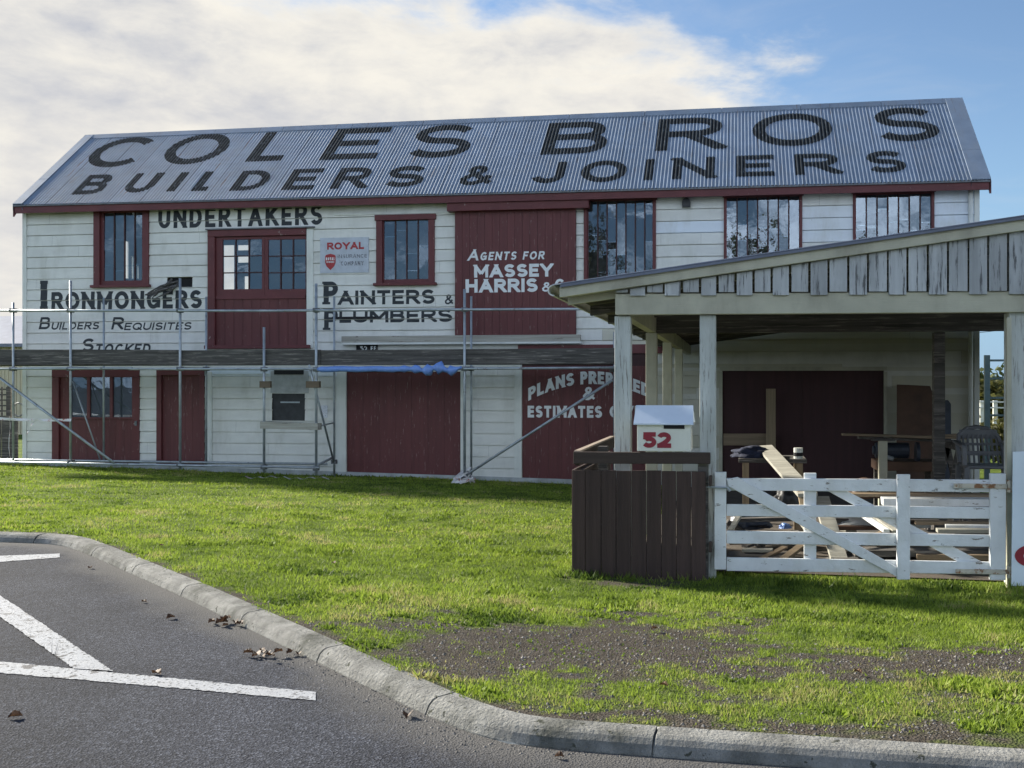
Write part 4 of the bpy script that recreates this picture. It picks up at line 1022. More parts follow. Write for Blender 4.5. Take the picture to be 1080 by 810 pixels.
# hatch, plaster patch and other wall fittings
hp = MB(); q = R4(287.5, 415, 322, 443.5); hp.box(q[0], q[1], DB + .01, DB + .03, q[2], q[3]); ht = obj('hatch', hp, M['black_rubber'], bld)
gb = MB(); q = R4(296, 423.5, 316, 425); gb.box(q[0], q[1], DB - .01, DB + .009, q[2], q[3]); obj('hatch_bar', gb, M['steel'], ht)
pp = MB(); q = R4(286, 391, 326, 414.5); pp.box(q[0], q[1], DB - .032, DB - .002, q[2], q[3]); obj('plaster_patch', pp, M['plaster'], bld)
vs = MB(); q = R4(290, 389, 321, 395); vs.box(q[0], q[1], DB - .045, DB - .034, q[2], q[3]); obj('vent_slot', vs, M['dark'], bld)
vg = MB(); x, z = at(724, 214.5, DB); r_ = .085
dome = [(x + r_ * math.cos(R(a_)), z + r_ * 1.15 * math.sin(R(a_))) for a_ in range(0, 181, 15)]
vg.prism([(x - r_, z - .09)] + [(x + r_, z - .09)] + dome, DB - .12, DB - .02); obj('vent_cowl', vg, M['black_rubber'], bld)
dp = MB(); x = at(1022.5, 250, DB)[0]; dp.tube([(x, DB - .10, 5.55), (x, DB - .10, -.8)], .045, 12); obj('downpipe', dp, M['trim_white'], bld, smooth=True)
hc = MB(); q = R4(177, 292.5, 203.5, 303); hc.box(q[0], q[1], DB + .051, DB + .07, q[2] - .02, q[3] + .02); obj('hole_backing', hc, M['dark'], bld)
sl_ = MB(); q = R4(355, 334, 401, 336.6); sl_.box(q[0], q[1], DB - .03, DB - .022, q[2], q[3]); obj('open_joint', sl_, M['dark'], bld)
frz = MB(); q = R4(353, 224.2, 477, 226); frz.box(q[0], q[1], DB - .045, DB - .004, q[2], q[3]); obj('cable_conduit', frz, M['trim_white'], bld)
# sticks poking out of the hole
tk = thing('broken_stick_bundle', 'bundle of weathered broken sticks poking from a hole above painted wall lettering', 'sticks', P3(178, 306, DB - .2))
for k in range(9):
    s_ = MB(); u0, v0 = random.uniform(180, 190), random.uniform(294, 302); u1, v1 = random.uniform(150, 163), random.uniform(306, 316)
    m_ = ((u0 + u1) / 2 + random.uniform(-3, 3), (v0 + v1) / 2 + random.uniform(-2, 2))
    s_.tube([P3(u0, v0, DB + .02), P3(*m_, DB - .18), P3(u1, v1, DB - random.uniform(.2, .5))], [.03, .024, .010], 6); obj('stick', s_, M['grey_wood'], tk)
# enamel insurance sign
sg = thing('enamel_sign', 'small worn grey enamel sign with red lettering and shield beside upper window', 'sign', P3(363.5, 269, DB - .03))
yS = DB - .045
b_ = MB(); q = R4(338.5, 250.8, 389.5, 288); b_.box(q[0], q[1], yS, DB - .026, q[2], q[3]); pl = obj('plate', b_, M['enamel'], sg)
tx = MB(); flat_text(tx, prow('ROYAL', 345, 255.5, 384, 263, yS, w=.26, gap=.12), yS - .003, .004); obj('lettering', tx, M['sign_red'], pl)
tx = MB(); flat_text(tx, prow('INSURANCE', 356, 268.2, 387, 272, yS, w=.2, gap=.2), yS - .003, .004); flat_text(tx, prow('COMPANY', 359.5, 275.5, 383.5, 280, yS, w=.2, gap=.2), yS - .003, .004); obj('lettering', tx, M['sign_faded'], pl)
sh = MB(); cx_, cz_ = at(348.5, 276, yS); k_ = .0205
shp = [(-5.8, 6), (-4.6, 7.3), (0, 8.4), (4.6, 7.3), (5.8, 6), (5.8, -1), (4.2, -5), (0, -9), (-4.2, -5), (-5.8, -1)]
sh.prism([(cx_ + a_ * k_, cz_ + b2 * k_) for a_, b2 in shp], yS - .005, yS - .001); obj('shield', sh, M['sign_red'], pl)
tx = MB(); flat_text(tx, prow('ROYAL', 344, 271.5, 353, 274.5, yS, w=.24, gap=.2), yS - .008, .004); flat_text(tx, prow('INSURANCE', 344.5, 275.5, 352.6, 277.2, yS, w=.2, gap=.2), yS - .008, .004); obj('lettering', tx, M['sign_white'], pl)
# scrap of black sign above the scaffold board, upside down
sg2 = thing('sign_scrap', 'black offcut of an old sign with white marks behind the scaffold boards', 'sign', P3(370, 366, DB - .03))
b_ = MB(); q = R4(376.5, 363.5, 399, 371); b_.box(q[0], q[1], DB - .05, DB - .03, q[2], q[3]); pl = obj('plate', b_, M['dark'], sg2)
tx = MB(); flat_text(tx, prow('52', 381, 365, 388, 370, DB - .053, w=.22, gap=.2, shear=-.3), DB - .053, .004); flat_text(tx, prow('EE', 391, 365, 396.5, 370, DB - .053, w=.22, gap=.2), DB - .053, .004); obj('lettering', tx, M['sign_white'], pl)
nt_ = MB(); q = R4(339, 427.5, 346, 440.5); nt_.box(q[0], q[1], DB - .032, DB - .026, q[2], q[3]); obj('paper_notice', nt_, M['paper'], label='small white paper notice with blue print pinned to lower wall', cat='notice')

# ------------------------------------------------------------------ scaffold
SO, SI = DB - 1.35, DB - 0.32
sc = thing('scaffold', 'galvanised steel tube scaffold standing along the front wall of the workshop', 'scaffold', (at(300, 490, SO)[0], SO, -.3))
def tube_px(name, a, b, y, y2=None, r=.027):
    mb = MB(); mb.tube([P3(*a, y), P3(*b, y2 or y)], r, 10); return obj(name, mb, M['steel'], sc, smooth=True)
def coupler(u, v, y):
    mb = MB(); x, z = at(u, v, y); mb.box(x - .055, x + .055, y - .06, y + .055, z - .045, z + .045); mb.tube([(x - .02, y - .10, z), (x - .02, y + .02, z)], .02, 8)
    obj('coupler', mb, M['dark_steel'], sc, bevel=.012)
OUT = [(74.5, 296, 490.5), (190, 293.5, 494.5), (278.5, 345, 498), (333.5, 299, 501), (490, 305, 507)]
for u, v0, v1 in OUT: tube_px('standard', (u, v0), (u, v1), SO)
INN = [(14, 319, 492), (109.5, 314, 489), (217.5, 313, 492), (352.5, 312.5, 503), (497, 312.5, 506), (648, 350, 512)]
for u, v0, v1 in INN: tube_px('standard', (u, v0), (u, v1), SI if u != 14 else SO, r=.024)
tube_px('ledger', (-60, 327.5), (300, 327.8), SO - .055); tube_px('ledger', (292, 327.6), (625, 325.8), SO - .055)
tube_px('ledger', (-60, 389), (140, 388.6), SO - .055); tube_px('ledger', (136, 389.2), (342, 389.2), SO - .055); tube_px('ledger', (334, 390), (648, 387.8), SO - .055)
tube_px('ledger', (-60, 484), (345, 489.5), SI - .05); tube_px('ledger', (-60, 486.3), (337, 493.3), SO - .055)
tube_px('brace', (-8, 393), (120, 488), SO - .11); tube_px('brace', (490, 502), (646, 401), SO - .11); tube_px('brace', (77, 402), (106, 486), SI, r=.018); tube_px('brace', (326, 385), (352, 487), SO - .06, SI - .05, r=.022)
tube_px('transom_tube', (330, 493), (352, 482), SO, SI); tube_px('transom_tube', (333, 450), (352, 446), SO, SI, r=.018); tube_px('transom_tube', (490, 388), (497, 388), SO, SI); tube_px('transom_tube', (190, 388.5), (217, 389), SO, SI); tube_px('transom_tube', (75, 388), (109, 389), SO, SI)
for u, v in [(74.5, 327.5), (190, 327.6), (333.5, 327.2), (490, 326.6), (74.5, 389), (190, 389), (278.5, 389.4), (333.5, 389.6), (490, 389), (75, 487), (190, 490), (278.5, 492.5), (333.5, 494), (490, 503)]: coupler(u, v, SO)
for u, v in [(352.5, 487), (497, 389), (217.5, 389), (646, 390), (14, 327.5), (14, 389)]: coupler(u, v, SI if u != 14 else SO)
# deck planks with the upright edge boards
def board_px(name, u0, u1, vt0, vt1, vb0, vb1, y, th, label, cat, group=None, m='grey_wood'):
    mb = MB(); mb.prism([at(u0, vb0, y), at(u1, vb1, y), at(u1, vt1, y), at(u0, vt0, y)], y, y + th); return obj(name, mb, M[m], bevel=.005, label=label, cat=cat, group=group)
yT0 = SO + .055
board_px('scaffold_board', -70, 73, 368.5, 368.7, 385, 385, yT0, .045, 'dark weathered scaffold board on edge at the far left end', 'board', 'boards along the scaffold')
board_px('scaffold_board', 73.5, 189, 368.5, 369, 384.5, 385, yT0, .045, 'dark weathered scaffold board on edge below the requisites lettering', 'board', 'boards along the scaffold')
board_px('scaffold_board', 190, 338, 369.5, 368.8, 385, 385, yT0, .045, 'dark weathered scaffold board on edge below the loft door', 'board', 'boards along the scaffold')
board_px('scaffold_board', 338.5, 648, 369.3, 367, 385.3, 383.3, yT0, .045, 'longest weathered scaffold board on edge below the sliding door', 'board', 'boards along the scaffold')
zD = at(300, 384.5, SO)[1]
for k, (lab) in enumerate(('front', 'middle', 'back')):
    mb = MB(); y0 = SO + .12 + k * .27; mb.box(at(-60, 380, SO)[0], at(645, 380, SO)[0], y0, y0 + .23, zD, zD + .04)
    obj('deck_plank', mb, M['grey_wood'], label=f'long grey deck plank lying on the scaffold, {lab} one of three', cat='plank', group='deck planks of the scaffold')
# small shelf plank by the hatch with packing blocks
mb = MB(); mb.prism([at(275, 452, SO - .05), at(336, 453.5, SO - .05), at(336, 446.5, SO - .05), at(275, 444.5, SO - .05)], SO - .09, SO + .12); obj('shelf_plank', mb, M['bare_wood'], bevel=.006, label='short pale plank fixed across the scaffold below the dark hatch', cat='plank')
for (u0, v0, u1, v1), w in (((273.5, 402, 284.5, 409), 'left'), ((322.5, 402, 336.5, 409), 'right')):
    mb = MB(); pbox(mb, u0, v0, u1, v1, SO - .09, .10); obj('packing_block', mb, M['tan_wood'], bevel=.006, label=f'short timber block clamped to the scaffold pole {w} of the hatch', cat='block')
# blue tarpaulin rolled along the ledger
mb = MB(); n = 40; pr = []
for k in range(n + 1):
    u = 335 + (487 - 335) * k / n; bl = 0.95 + (.55 * math.exp(-((u - 460) / 16) ** 2)) + .9 * math.sin(k * 1.9) * math.exp(-((u - 462) / 30) ** 2)
    v = 389.3 + (1.8 * math.sin(k * .9) if u > 445 else .3 * math.sin(k * .7)); pr.append((P3(u, v, SO - .08), .062 * bl if k not in (0, n) else .03))
mb.tube([p for p, r in pr], [r for p, r in pr], 12)
tp = obj('blue_tarpaulin', mb, M['tarp'], smooth=True, label='bright blue tarpaulin rolled along the scaffold rail above the wide door', cat='tarpaulin')
# barrier tape
def tape(ptsl, w=.055, label='', flat=False):
    mb = MB(); V3 = [Vector(p) for p in ptsl]
    for k in range(len(V3) - 1):
        a, b = V3[k], V3[k + 1]; d = Vector((0, 0, w / 2)) if not flat else Vector((0, w / 2, 0)); j = Vector((0, .012 * math.sin(k * 2.1), 0)); j2 = Vector((0, .012 * math.sin((k + 1) * 2.1), 0))
        mb.face([a - d + j, b - d + j2, b + d - j2, a + d - j]); 
        mb.face([a + d - j + Vector((0, .004, 0)), b + d - j2 + Vector((0, .004, 0)), b - d + j2 + Vector((0, .004, 0)), a - d + j + Vector((0, .004, 0))])
    return obj('barrier_tape', mb, M['tape_white'], label=label, cat='tape', group='barrier tape on the scaffold')
tape([P3(-50 + 125 * k / 14, 437 + 6 * k / 14 + 2.2 * math.sin(math.pi * k / 14), SO - .1) for k in range(15)], label='red and white barrier tape strung across the left end of the scaffold')
tape([P3(36 - 1.2 * k + .6 * math.sin(k * 2), 443 + 2.4 * k, SO - .11) for k in range(7)], .04, 'short loose end of barrier tape hanging from the strung length')
tape([P3(10 + .8 * math.sin(k), 440 + 6 * k, SO - .11) for k in range(8)], .06, 'tattered barrier tape tail hanging at the leftmost pole')
ts = []
for k in range(26):
    u = 255 + 92 * k / 25; y_ = SO - .55 - .25 * math.sin(k * .5) ; x_ = at(u, 505, y_)[0]; ts.append((x_, y_, float(lawn_z(np.array(x_), np.array(y_))) + .05 + .02 * math.sin(k * 1.7)))
tape(ts, .07, 'fallen barrier tape trailing on the grass below the hatch', flat=True)
x_, z_ = at(493, 500, SO); zg = float(lawn_z(np.array(x_), np.array(SO)))
tape([(x_ + (.10 + .18 * random.random()) * math.cos(k * 1.9) - .05, SO - .10 + .18 * math.sin(k * 1.9), zg + .03 + .30 * random.random() ** 2) for k in range(20)], .035, 'tangle of barrier tape wound round the foot of the middle poles')

# ------------------------------------------------------------------ carport
cpx = at(700, 600, DC)[0]
cp = thing('carport', 'open timber carport with weathered pale boards in its gable and sloping metal roof', 'carport', (at(860, 600, DC)[0], DC, float(lawn_z(np.array(1.8), np.array(DC)))))
def gz(x, y): return float(lawn_z(np.array(float(x)), np.array(float(y))))
xPL = at(656.5, 450, DC)[0]; xPR = at(1075, 450, DC)[0]; pw = .142
zbm0 = at(850, 331.3, DC)[1]; zbm1 = at(850, 309, DC)[1]
def post(x, y, w=pw, m='post_paint', top=None):
    mb = MB(); mb.box(x - w / 2, x + w / 2, y, y + w, gz(x, y) - .1, top or zbm0 - .001); return obj('post', mb, M[m], cp, bevel=.006)
post(xPL, DC); post(at(746.5, 450, DC)[0], DC); post(xPR + .01, DC, .18)
ycL = [12.05, 14.75]
for yc in ycL:      # posts behind, along the left side
    y = yc * CT + xPL * ST * 0 + .0
    y = (yc + xPL * ST) / CT; post(xPL, y, .13, 'beam_paint', zbm0 - .001)
yB = DB - .12
post(xPL, 17.6, .13, 'beam_paint')
post(at(991, 420, 12.3)[0], 12.3, .125, 'grey_wood', zbm0 - .001)
XE = xPR + 5.6
for yt in (12.2,):
    mb = MB(); mb.box(xPL + .046, XE, yt, yt + .09, zbm0 + .003, zbm0 + .24); obj('tie_beam', mb, M['grey_wood'], cp)
# front beam and gable
mb = MB(); mb.prism([at(649.5, 332.4, DC), at(1110, 329.5, DC), at(1110, 307.5, DC), at(649.5, 310.5, DC)], DC - .05, DC + .04); obj('front_beam', mb, M['beam_paint'], cp, bevel=.005)
for name, x in (('side_beam', xPL),):
    mb = MB(); mb.box(x - .045, x + .045, DC + .042, yB, zbm0 + .002, zbm0 + .19); obj(name, mb, M['beam_paint' if x < 1 else 'grey_wood'], cp)
def rake_v(u): return 297.5 + (u - 590) * (225.5 - 297.5) / 490.0      # top of the roof edge
RF = DC - .12
def rpt(u, dv, y=RF): return at(u, rake_v(u) + dv, y)
mb = MB(); mb.prism([rpt(590, 5.5), rpt(1130, 5.5), rpt(1130, 17.5), rpt(590, 16.3)], RF, RF + .045); obj('barge_fascia', mb, M['beam_paint'], cp, bevel=.004)
mb = MB(); mb.prism([rpt(592, 1.4, RF - .03), rpt(1130, 1.4, RF - .03), rpt(1130, 5.6, RF - .03), rpt(590, 5.6, RF - .03)], RF - .03, RF - .012); obj('edge_flashing', mb, M['shed_roof'], cp)
# roof sheets: corrugated, running back to the building wall
(xa, za), (xb, zb) = rpt(588.5, 2), rpt(1130, 2)
slope = (zb - za) / (xb - xa)
rs_ = MB(); n = int((yB - (RF - .035)) / PW * 6)
for k in range(n):
    y0, y1 = RF - .035 + k * PW / 6, RF - .035 + (k + 1) * PW / 6; c0, c1 = .008 * math.cos(2 * math.pi * (y0 - RF) / PW), .008 * math.cos(2 * math.pi * (y1 - RF) / PW)
    rs_.face([(xa - .05, y0, za - .006 + c0), (xb, y0, zb + c0), (xb, y1, zb + c1), (xa - .05, y1, za - .006 + c1)])
    rs_.face([(xb, y0, zb + c0), (XE + .3, y0, zb - slope * (XE + .3 - xb) + c0), (XE + .3, y1, zb - slope * (XE + .3 - xb) + c1), (xb, y1, zb + c1)])
obj('roof_sheet', rs_, M['iron'], cp)
# gutter at the low edge: a white half round
gm = MB(); gx_, gz_ = xa - .04, za - .055; prof = [(gx_ + .05 * math.cos(R(a_)), gz_ + .05 * math.sin(R(a_))) for a_ in range(80, 300, 20)]
prof2 = [(gx_ + .040 * math.cos(R(a_)), gz_ + .040 * math.sin(R(a_))) for a_ in range(280, 70, -20)]
gm.prism(prof + prof2, RF - .02, yB); obj('gutter', gm, M['trim_white'], cp)
# rafters/purlins under the eave, seen at the left end
slope = (zb - za) / (xb - xa)
for k in range(9):
    y = DC + .0 + k * 1.45
    m0, m1 = (xa + .06, za - .13 + .06 * slope), (xb, zb - .13); mb = MB()
    mb.prism([(m0[0], m0[1] - .05), (m1[0], m1[1] - .05), (m1[0], m1[1] + .05), (m0[0], m0[1] + .05)], y + .043 if k == 0 else y, y + .09); obj('rafter', mb, M['beam_paint' if k == 0 else 'grey_wood'], cp)
sf_ = MB(); sf_.prism([(xa + .02, za - .05), (xb, zb - .05), (xb, zb - .035), (xa + .02, za - .035)], RF + .05, yB); sf_.prism([(xb + .001, zb - .05), (XE, zb - .05 - slope * (XE - xb)), (XE, zb - .035 - slope * (XE - xb)), (xb + .001, zb - .035)], RF + .05, yB); obj('roof_lining', sf_, M['grey_wood'], cp)
# gable boards with open gaps
eds = [649.5, 662, 664.5, 680.3, 682.5, 698.8, 701, 717.5, 720.5, 737, 739.5, 755.3, 758, 774.5, 777, 793.5, 796, 812.7, 815, 832, 834.8, 852.4, 855, 872.7, 875, 893.5, 896, 914.4, 916.5, 935.5, 937.5, 956, 958.3, 977.5, 979.8, 998.8, 1001, 1020.5, 1022.5, 1041.2, 1043.3, 1062.2, 1064.5, 1086, 1088, 1108]
for k in range(0, len(eds) - 1, 2):
    u0, u1 = eds[k], eds[k + 1]; vb = 312 if (k // 2) % 2 else 308.5; vb -= (u0 - 650) * .004
    mb = MB(); yb_ = DC - .075 if (k // 2) % 2 else DC - .073
    mb.prism([at(u0, vb, yb_), at(u1, vb, yb_), at(u1, rake_v(u1) + 18, yb_), at(u0, rake_v(u0) + 18, yb_)], yb_, yb_ + .02, random.uniform(.1, .9)); obj('gable_board', mb, M['gable_paint'], cp, bevel=.003)
mb = MB(); mb.prism([at(600, 312.5, DC - .07), at(648.5, 305.5, DC - .07), at(648.5, 300, DC - .07), at(600, 306.3, DC - .07)], DC - .07, DC + .03); obj('eave_bracket', mb, M['beam_paint'], cp, bevel=.004)

# dirt floor under the carport
fd = MB(); X0, X1 = xPL - .1, xPR + 6
nx_, ny_ = 14, 24
for i in range(nx_):
    for j in range(ny_):
        xa_, xb_ = X0 + (X1 - X0) * i / nx_, X0 + (X1 - X0) * (i + 1) / nx_; ya_, yb_ = DC + .35 + (DB - .05 - DC - .35) * j / ny_, DC + .35 + (DB - .05 - DC - .35) * (j + 1) / ny_
        fd.face([(x, y, gz(x, y) + .012) for x, y in ((xa_, ya_), (xb_, ya_), (xb_, yb_), (xa_, yb_))])
obj('dirt_floor', fd, M['dirt'], kind='structure')

# ------------------------------------------------------------------ gate
YG = DC - .06
gt_ = thing('farm_gate', 'white wooden five-bar style gate with crossed braces and flaking paint closing the carport', 'gate', (at(906, 600, YG)[0], YG, gz(at(906, 600, YG)[0], YG)))
def gq(name, pl, y, th, m='gate_paint'):
    mb = MB(); mb.prism([at(u, v, y) for u, v in pl], y, y + th); return obj(name, mb, M[m], gt_, bevel=.005)
gq('stile', [(753.3, 600.8), (765.8, 600.8), (766, 498), (753.6, 498)], YG - .03, .05)
gq('stile', [(848, 601), (861, 601), (861, 499), (848, 499)], YG + .03, .035)
gq('stile', [(946.3, 611.5), (959.8, 611.5), (960, 500.6), (946.3, 500.6)], YG - .055, .05)
gq('stile', [(1044.5, 612), (1061, 612), (1061.2, 499.6), (1044.6, 499.6)], YG - .03, .055)
for (a, b), (c, d) in (((504.4, 517.3), (506, 519.2)), ((531.8, 544.3), (535, 547.3)), ((559.8, 573.4), (564.2, 576.8)), ((588, 602.2), (592.8, 605.8))):
    gq('rail', [(766.3, b), (1044.2, d), (1044.2, c), (766.3, a)], YG, .028)
gq('brace', [(768, 513), (766.5, 505.5), (778, 503.2), (945.8, 598), (945.8, 608.5)], YG - .032, .03)
gq('brace', [(864, 513), (884, 513), (1044, 597), (1044, 604), (1026, 601)], YG + .03, .03)
for vv in (510.5, 600.8):
    mb = MB(); u0 = 1006 if vv < 550 else 1008; a_ = at(u0, vv + 1.5, YG - .05); b_ = at(1064, vv + 1.5, YG - .05)
    mb.prism([at(u0, vv + 4, YG - .042), at(1062, vv + 5, YG - .042), at(1062, vv + 0, YG - .042), at(u0, vv - .5, YG - .042)], YG - .042, YG - .033)
    x_, z_ = at(1064, vv + 2, YG); mb.tube([(x_, YG - .02, z_ - .05), (x_, YG - .02, z_ + .05)], .022, 10); obj('strap_hinge', mb, M['rust'], gt_)
mb = MB(); mb.tube([P3(742, 513.5, YG - .06), P3(768, 514.5, YG - .06)], .009, 8); mb.tube([P3(767, 514, YG - .06), P3(770, 518, YG - .06)], .012, 8); obj('slide_bolt', mb, M['steel'], gt_)
mb = MB(); xh, _ = at(1063.5, 550, DC); mb.box(xh - .018, xh + .018, DC - .03, DC + .02, gz(xh, DC), at(1063, 335, DC)[1]); obj('hinge_batten', mb, M['beam_paint'], cp)

# ------------------------------------------------------------------ dark fence enclosure
YF = DC - .16
fx0, fx1 = at(603, 590, YF)[0], at(747.5, 590, YF)[0]
fe = thing('board_fence', 'low dark brown vertical board fence with a top rail in front of the carport post', 'fence', ((fx0 + fx1) / 2, YF, gz((fx0 + fx1) / 2, YF)))
eds = [603.2, 617.3, 634, 649.8, 665.5, 681.7, 697.5, 713.2, 729, 744.5]
for a_, b_ in zip(eds, eds[1:]):
    x0, x1 = at(a_, 540, YF)[0] + .002, at(b_, 540, YF)[0] - .002; zt = at((a_ + b_) / 2, 496 + (a_ - 603) * .008 + random.uniform(-.3, .6), YF)[1]
    mb = MB(); mb.box(x0, x1, YF + random.uniform(-.003, .003), YF + .022, gz(x0, YF) - .06, zt, random.uniform(.1, .9)); obj('board', mb, M['dark_fence'], fe, bevel=.003)
mb = MB(); mb.prism([at(605, 489, YF), at(749.3, 489.2, YF), at(749.3, 477.3, YF), at(605, 476.5, YF)], YF - .02, YF + .03); obj('top_rail', mb, M['dark_rail'], fe, bevel=.004)
# the return side running back to the posts
ys1 = YF + 2.6
zt0 = at(603, 496, YF)[1]
for k in range(13):
    y0 = YF + .024 + k * .2; mb = MB(); mb.box(fx0 - .004, fx0 + .02, y0 + .003, y0 + .194, gz(fx0, y0) - .06, zt0 + random.uniform(-.004, .004), random.uniform(.1, .9)); obj('board', mb, M['dark_fence'], fe, bevel=.003)
zr0 = at(603, 480.5, YF)[1]; mb = MB(); mb.box(fx0 + .022, fx0 + .062, YF + .035, ys1, zr0 - .09, zr0 + .025); obj('side_rail', mb, M['dark_rail'], fe)
mb = MB(); mb.box(fx0 + .015, fx0 + .066, YF + .033, ys1, zr0 + .026, zr0 + .042); obj('side_capping', mb, M['rail_top'], fe)
mb = MB(); mb.box(fx0 + .022, fx0 + .062, YF + .03, ys1, zt0 - .10, zt0 - .02); obj('side_rail', mb, M['dark_rail'], fe)
for x, y in ((fx0 + .16, YF + .85), (fx0 + .11, ys1), (fx1 - .05, YF + .032)):
    mb = MB(); mb.box(x - .045, x + .045, y, y + .09, gz(x, y), zr0 + (.03 if y < ys1 and x < 0.5 else -.12)); obj('fence_post', mb, M['grey_wood'], fe, bevel=.004)
for vv in (507, 577):
    mb = MB(); q = R4(743.8, vv - 5.5, 751, vv + 5.5, YF - .002); mb.box(q[0] + .03, q[1], YF - .012, YF + .05, q[2], q[3]); obj('rail_end', mb, M['dark_rail'], fe, bevel=.008)
# letterbox
YL = YF - .03
lb = thing('letterbox', 'white house-shaped letterbox numbered 52 standing on the dark fence rail', 'letterbox', P3(700, 476.5, YL))
x0, x1, z0, z1 = R4(672, 446.5, 728.5, 476, YL); dpt = .30
mb = MB(); mb.box(x0, x1, YL, YL + dpt, z0, z1); body = obj('body', mb, M['box_white'], lb, bevel=.004)
mb = MB(); xa_, xb_ = at(668.5, 437, YL)[0], at(731.5, 437, YL)[0]; ze_, zp_ = at(700, 446.5, YL)[1], at(700, 427.5, YL + .1)[1]
ym_ = YL + dpt / 2
mb.face([(xa_, YL - .035, ze_), (xb_, YL - .035, ze_), (xb_ - .008, ym_ - .03, zp_), (xa_ + .008, ym_ - .03, zp_)])
mb.face([(xa_ + .008, ym_ - .03, zp_), (xb_ - .008, ym_ - .03, zp_), (xb_, YL + dpt + .035, ze_), (xa_, YL + dpt + .035, ze_)])
mb.face([(xa_, YL - .035, ze_ - .012), (xb_, YL - .035, ze_ - .012), (xb_, YL - .035, ze_), (xa_, YL - .035, ze_)])
mb.face([(xa_, YL + dpt + .035, ze_ - .012), (xb_, YL + dpt + .035, ze_ - .012), (xb_, YL - .035, ze_ - .012), (xa_, YL - .035, ze_ - .012)][::-1])
for x, s in ((xa_ + .006, 1), (xb_ - .006, -1)):
    f_ = [(x, YL - .03, ze_), (x + .004 * s, ym_ - .03, zp_ - .004), (x, YL + dpt + .03, ze_)]; mb.face(f_ if s < 0 else f_[::-1])
obj('lid', mb, M['box_roof'], lb)
mb = MB(); q = R4(700, 447.5, 722, 452.3, YL); mb.box(q[0], q[1], YL - .004, YL - .001, q[2], q[3]); obj('slot', mb, M['dark'], body)
mb = MB(); flat_text(mb, prow('52', 677.5, 455.8, 708, 472.3, YL, w=.29, gap=.06), YL - .004, .0025); obj('number', mb, M['number_red'], body)

# sign panel at the right edge
sp = thing('signboard', 'pale white sign panel with a red disc leaning on the right carport post', 'sign', P3(1090, 618, DC - .14))
mb = MB(); mb.prism([at(1067, 618, DC - .16), at(1180, 619, DC - .16), at(1180, 474, DC - .16), at(1068.5, 476.5, DC - .16)], DC - .16, DC - .14); pn_ = obj('panel', mb, M['panel_white'], sp, bevel=.003)
mb = MB(); cx_, cz_ = at(1091, 586.5, DC - .16); rr = .155
ring = lambda r: [(cx_ + r * 1.0 * math.cos(R(a_)), cz_ + r * .62 * math.sin(R(a_))) for a_ in range(0, 360, 10)]
ro, ri = ring(rr), ring(rr * .55)
for k in range(36):
    k2 = (k + 1) % 36; f_ = [(ro[k][0], DC - .164, ro[k][1]), (ro[k2][0], DC - .164, ro[k2][1]), (ri[k2][0], DC - .164, ri[k2][1]), (ri[k][0], DC - .164, ri[k][1])]; mb.face(f_[::-1])
obj('disc', mb, M['number_red'], pn_)

# ------------------------------------------------------------------ things kept in the carport
def on_floor(u, y): x = at(u, 500, y)[0]; return x, gz(x, y) + .012
def timber(a, b, w, h, label, m='tan_wood', group=None, name='timber_length', up=(0, 0, 1), cat='timber'):
    mb = MB(); mb.beam(a, b, w, h, up, random.uniform(.1, .9)); return obj(name, mb, M[m], bevel=.003, label=label, cat=cat, group=group)
# crossed timber brace in the doorway
timber(P3(813, 479, DB - .35), P3(813, 410, DB - .35), .19, .06, 'upright pine timber post standing in front of the dark garage door', 'tan_wood_v', up=(0, 1, 0), name='timber_post')
timber(P3(763, 463.5, DB - .28), P3(808, 463.5, DB - .28), .05, .24, 'horizontal pine timber rail fixed low across the left of the garage door', name='timber_rail')
# workbench with a cloth
yW = 12.6
wbn = thing('workbench', 'dark rough workbench behind the left half of the white gate', 'workbench', (at(805, 520, yW)[0], yW, gz(at(805, 520, yW)[0], yW)))
x0, x1, z0, z1 = R4(779, 483, 851, 489, yW); z1 = at(810, 484, yW)[1]
mb = MB(); mb.box(x0, x1, yW, yW + .7, z1 - .05, z1); obj('bench_top', mb, M['grey_wood'], wbn, bevel=.005)
for lx_ in (x0 + .05, x1 - .12):
    for ly_ in (yW + .04, yW + .6): mb = MB(); mb.box(lx_, lx_ + .075, ly_, ly_ + .075, gz(lx_, ly_), z1 - .052); obj('leg', mb, M['tan_wood_v'], wbn)
mb = MB(); mb.box(x0 + .1, x1 - .1, yW + .1, yW + .6, gz(x0, yW) + .18, gz(x0, yW) + .22); obj('shelf', mb, M['grey_wood'], wbn)
# cloth: a crumpled heap
def heap(name, c, r, m, label, cat, seed, squash=.6, group=None):
    bm = bmesh.new(); bmesh.ops.create_icosphere(bm, subdivisions=4, radius=1)
    for v in bm.verts:
        n_ = mnoise.fractal(v.co * 1.7 + Vector((seed, 0, 0)), 1, 2, 4); k = 1 + .35 * n_
        v.co = Vector((v.co.x * r[0] * k, v.co.y * r[1] * k, max(-.25, v.co.z) * r[2] * k))
    me = bpy.data.meshes.new(name); bm.to_mesh(me); bm.free(); me.materials.append(M[m]); me.polygons.foreach_set('use_smooth', [True] * len(me.polygons))
    o = bpy.data.objects.new(name, me); C.objects.link(o); o.location = c; o['label'] = label; o['category'] = cat
    if group: o['group'] = group
    return o
cx_, cz_ = at(790, 478, yW + .3); heap('cloth_heap', (cx_, yW + .3, z1 + .03), (.24, .24, .10), 'navy', 'crumpled navy blue cloth lying on the dark workbench', 'cloth', 3)
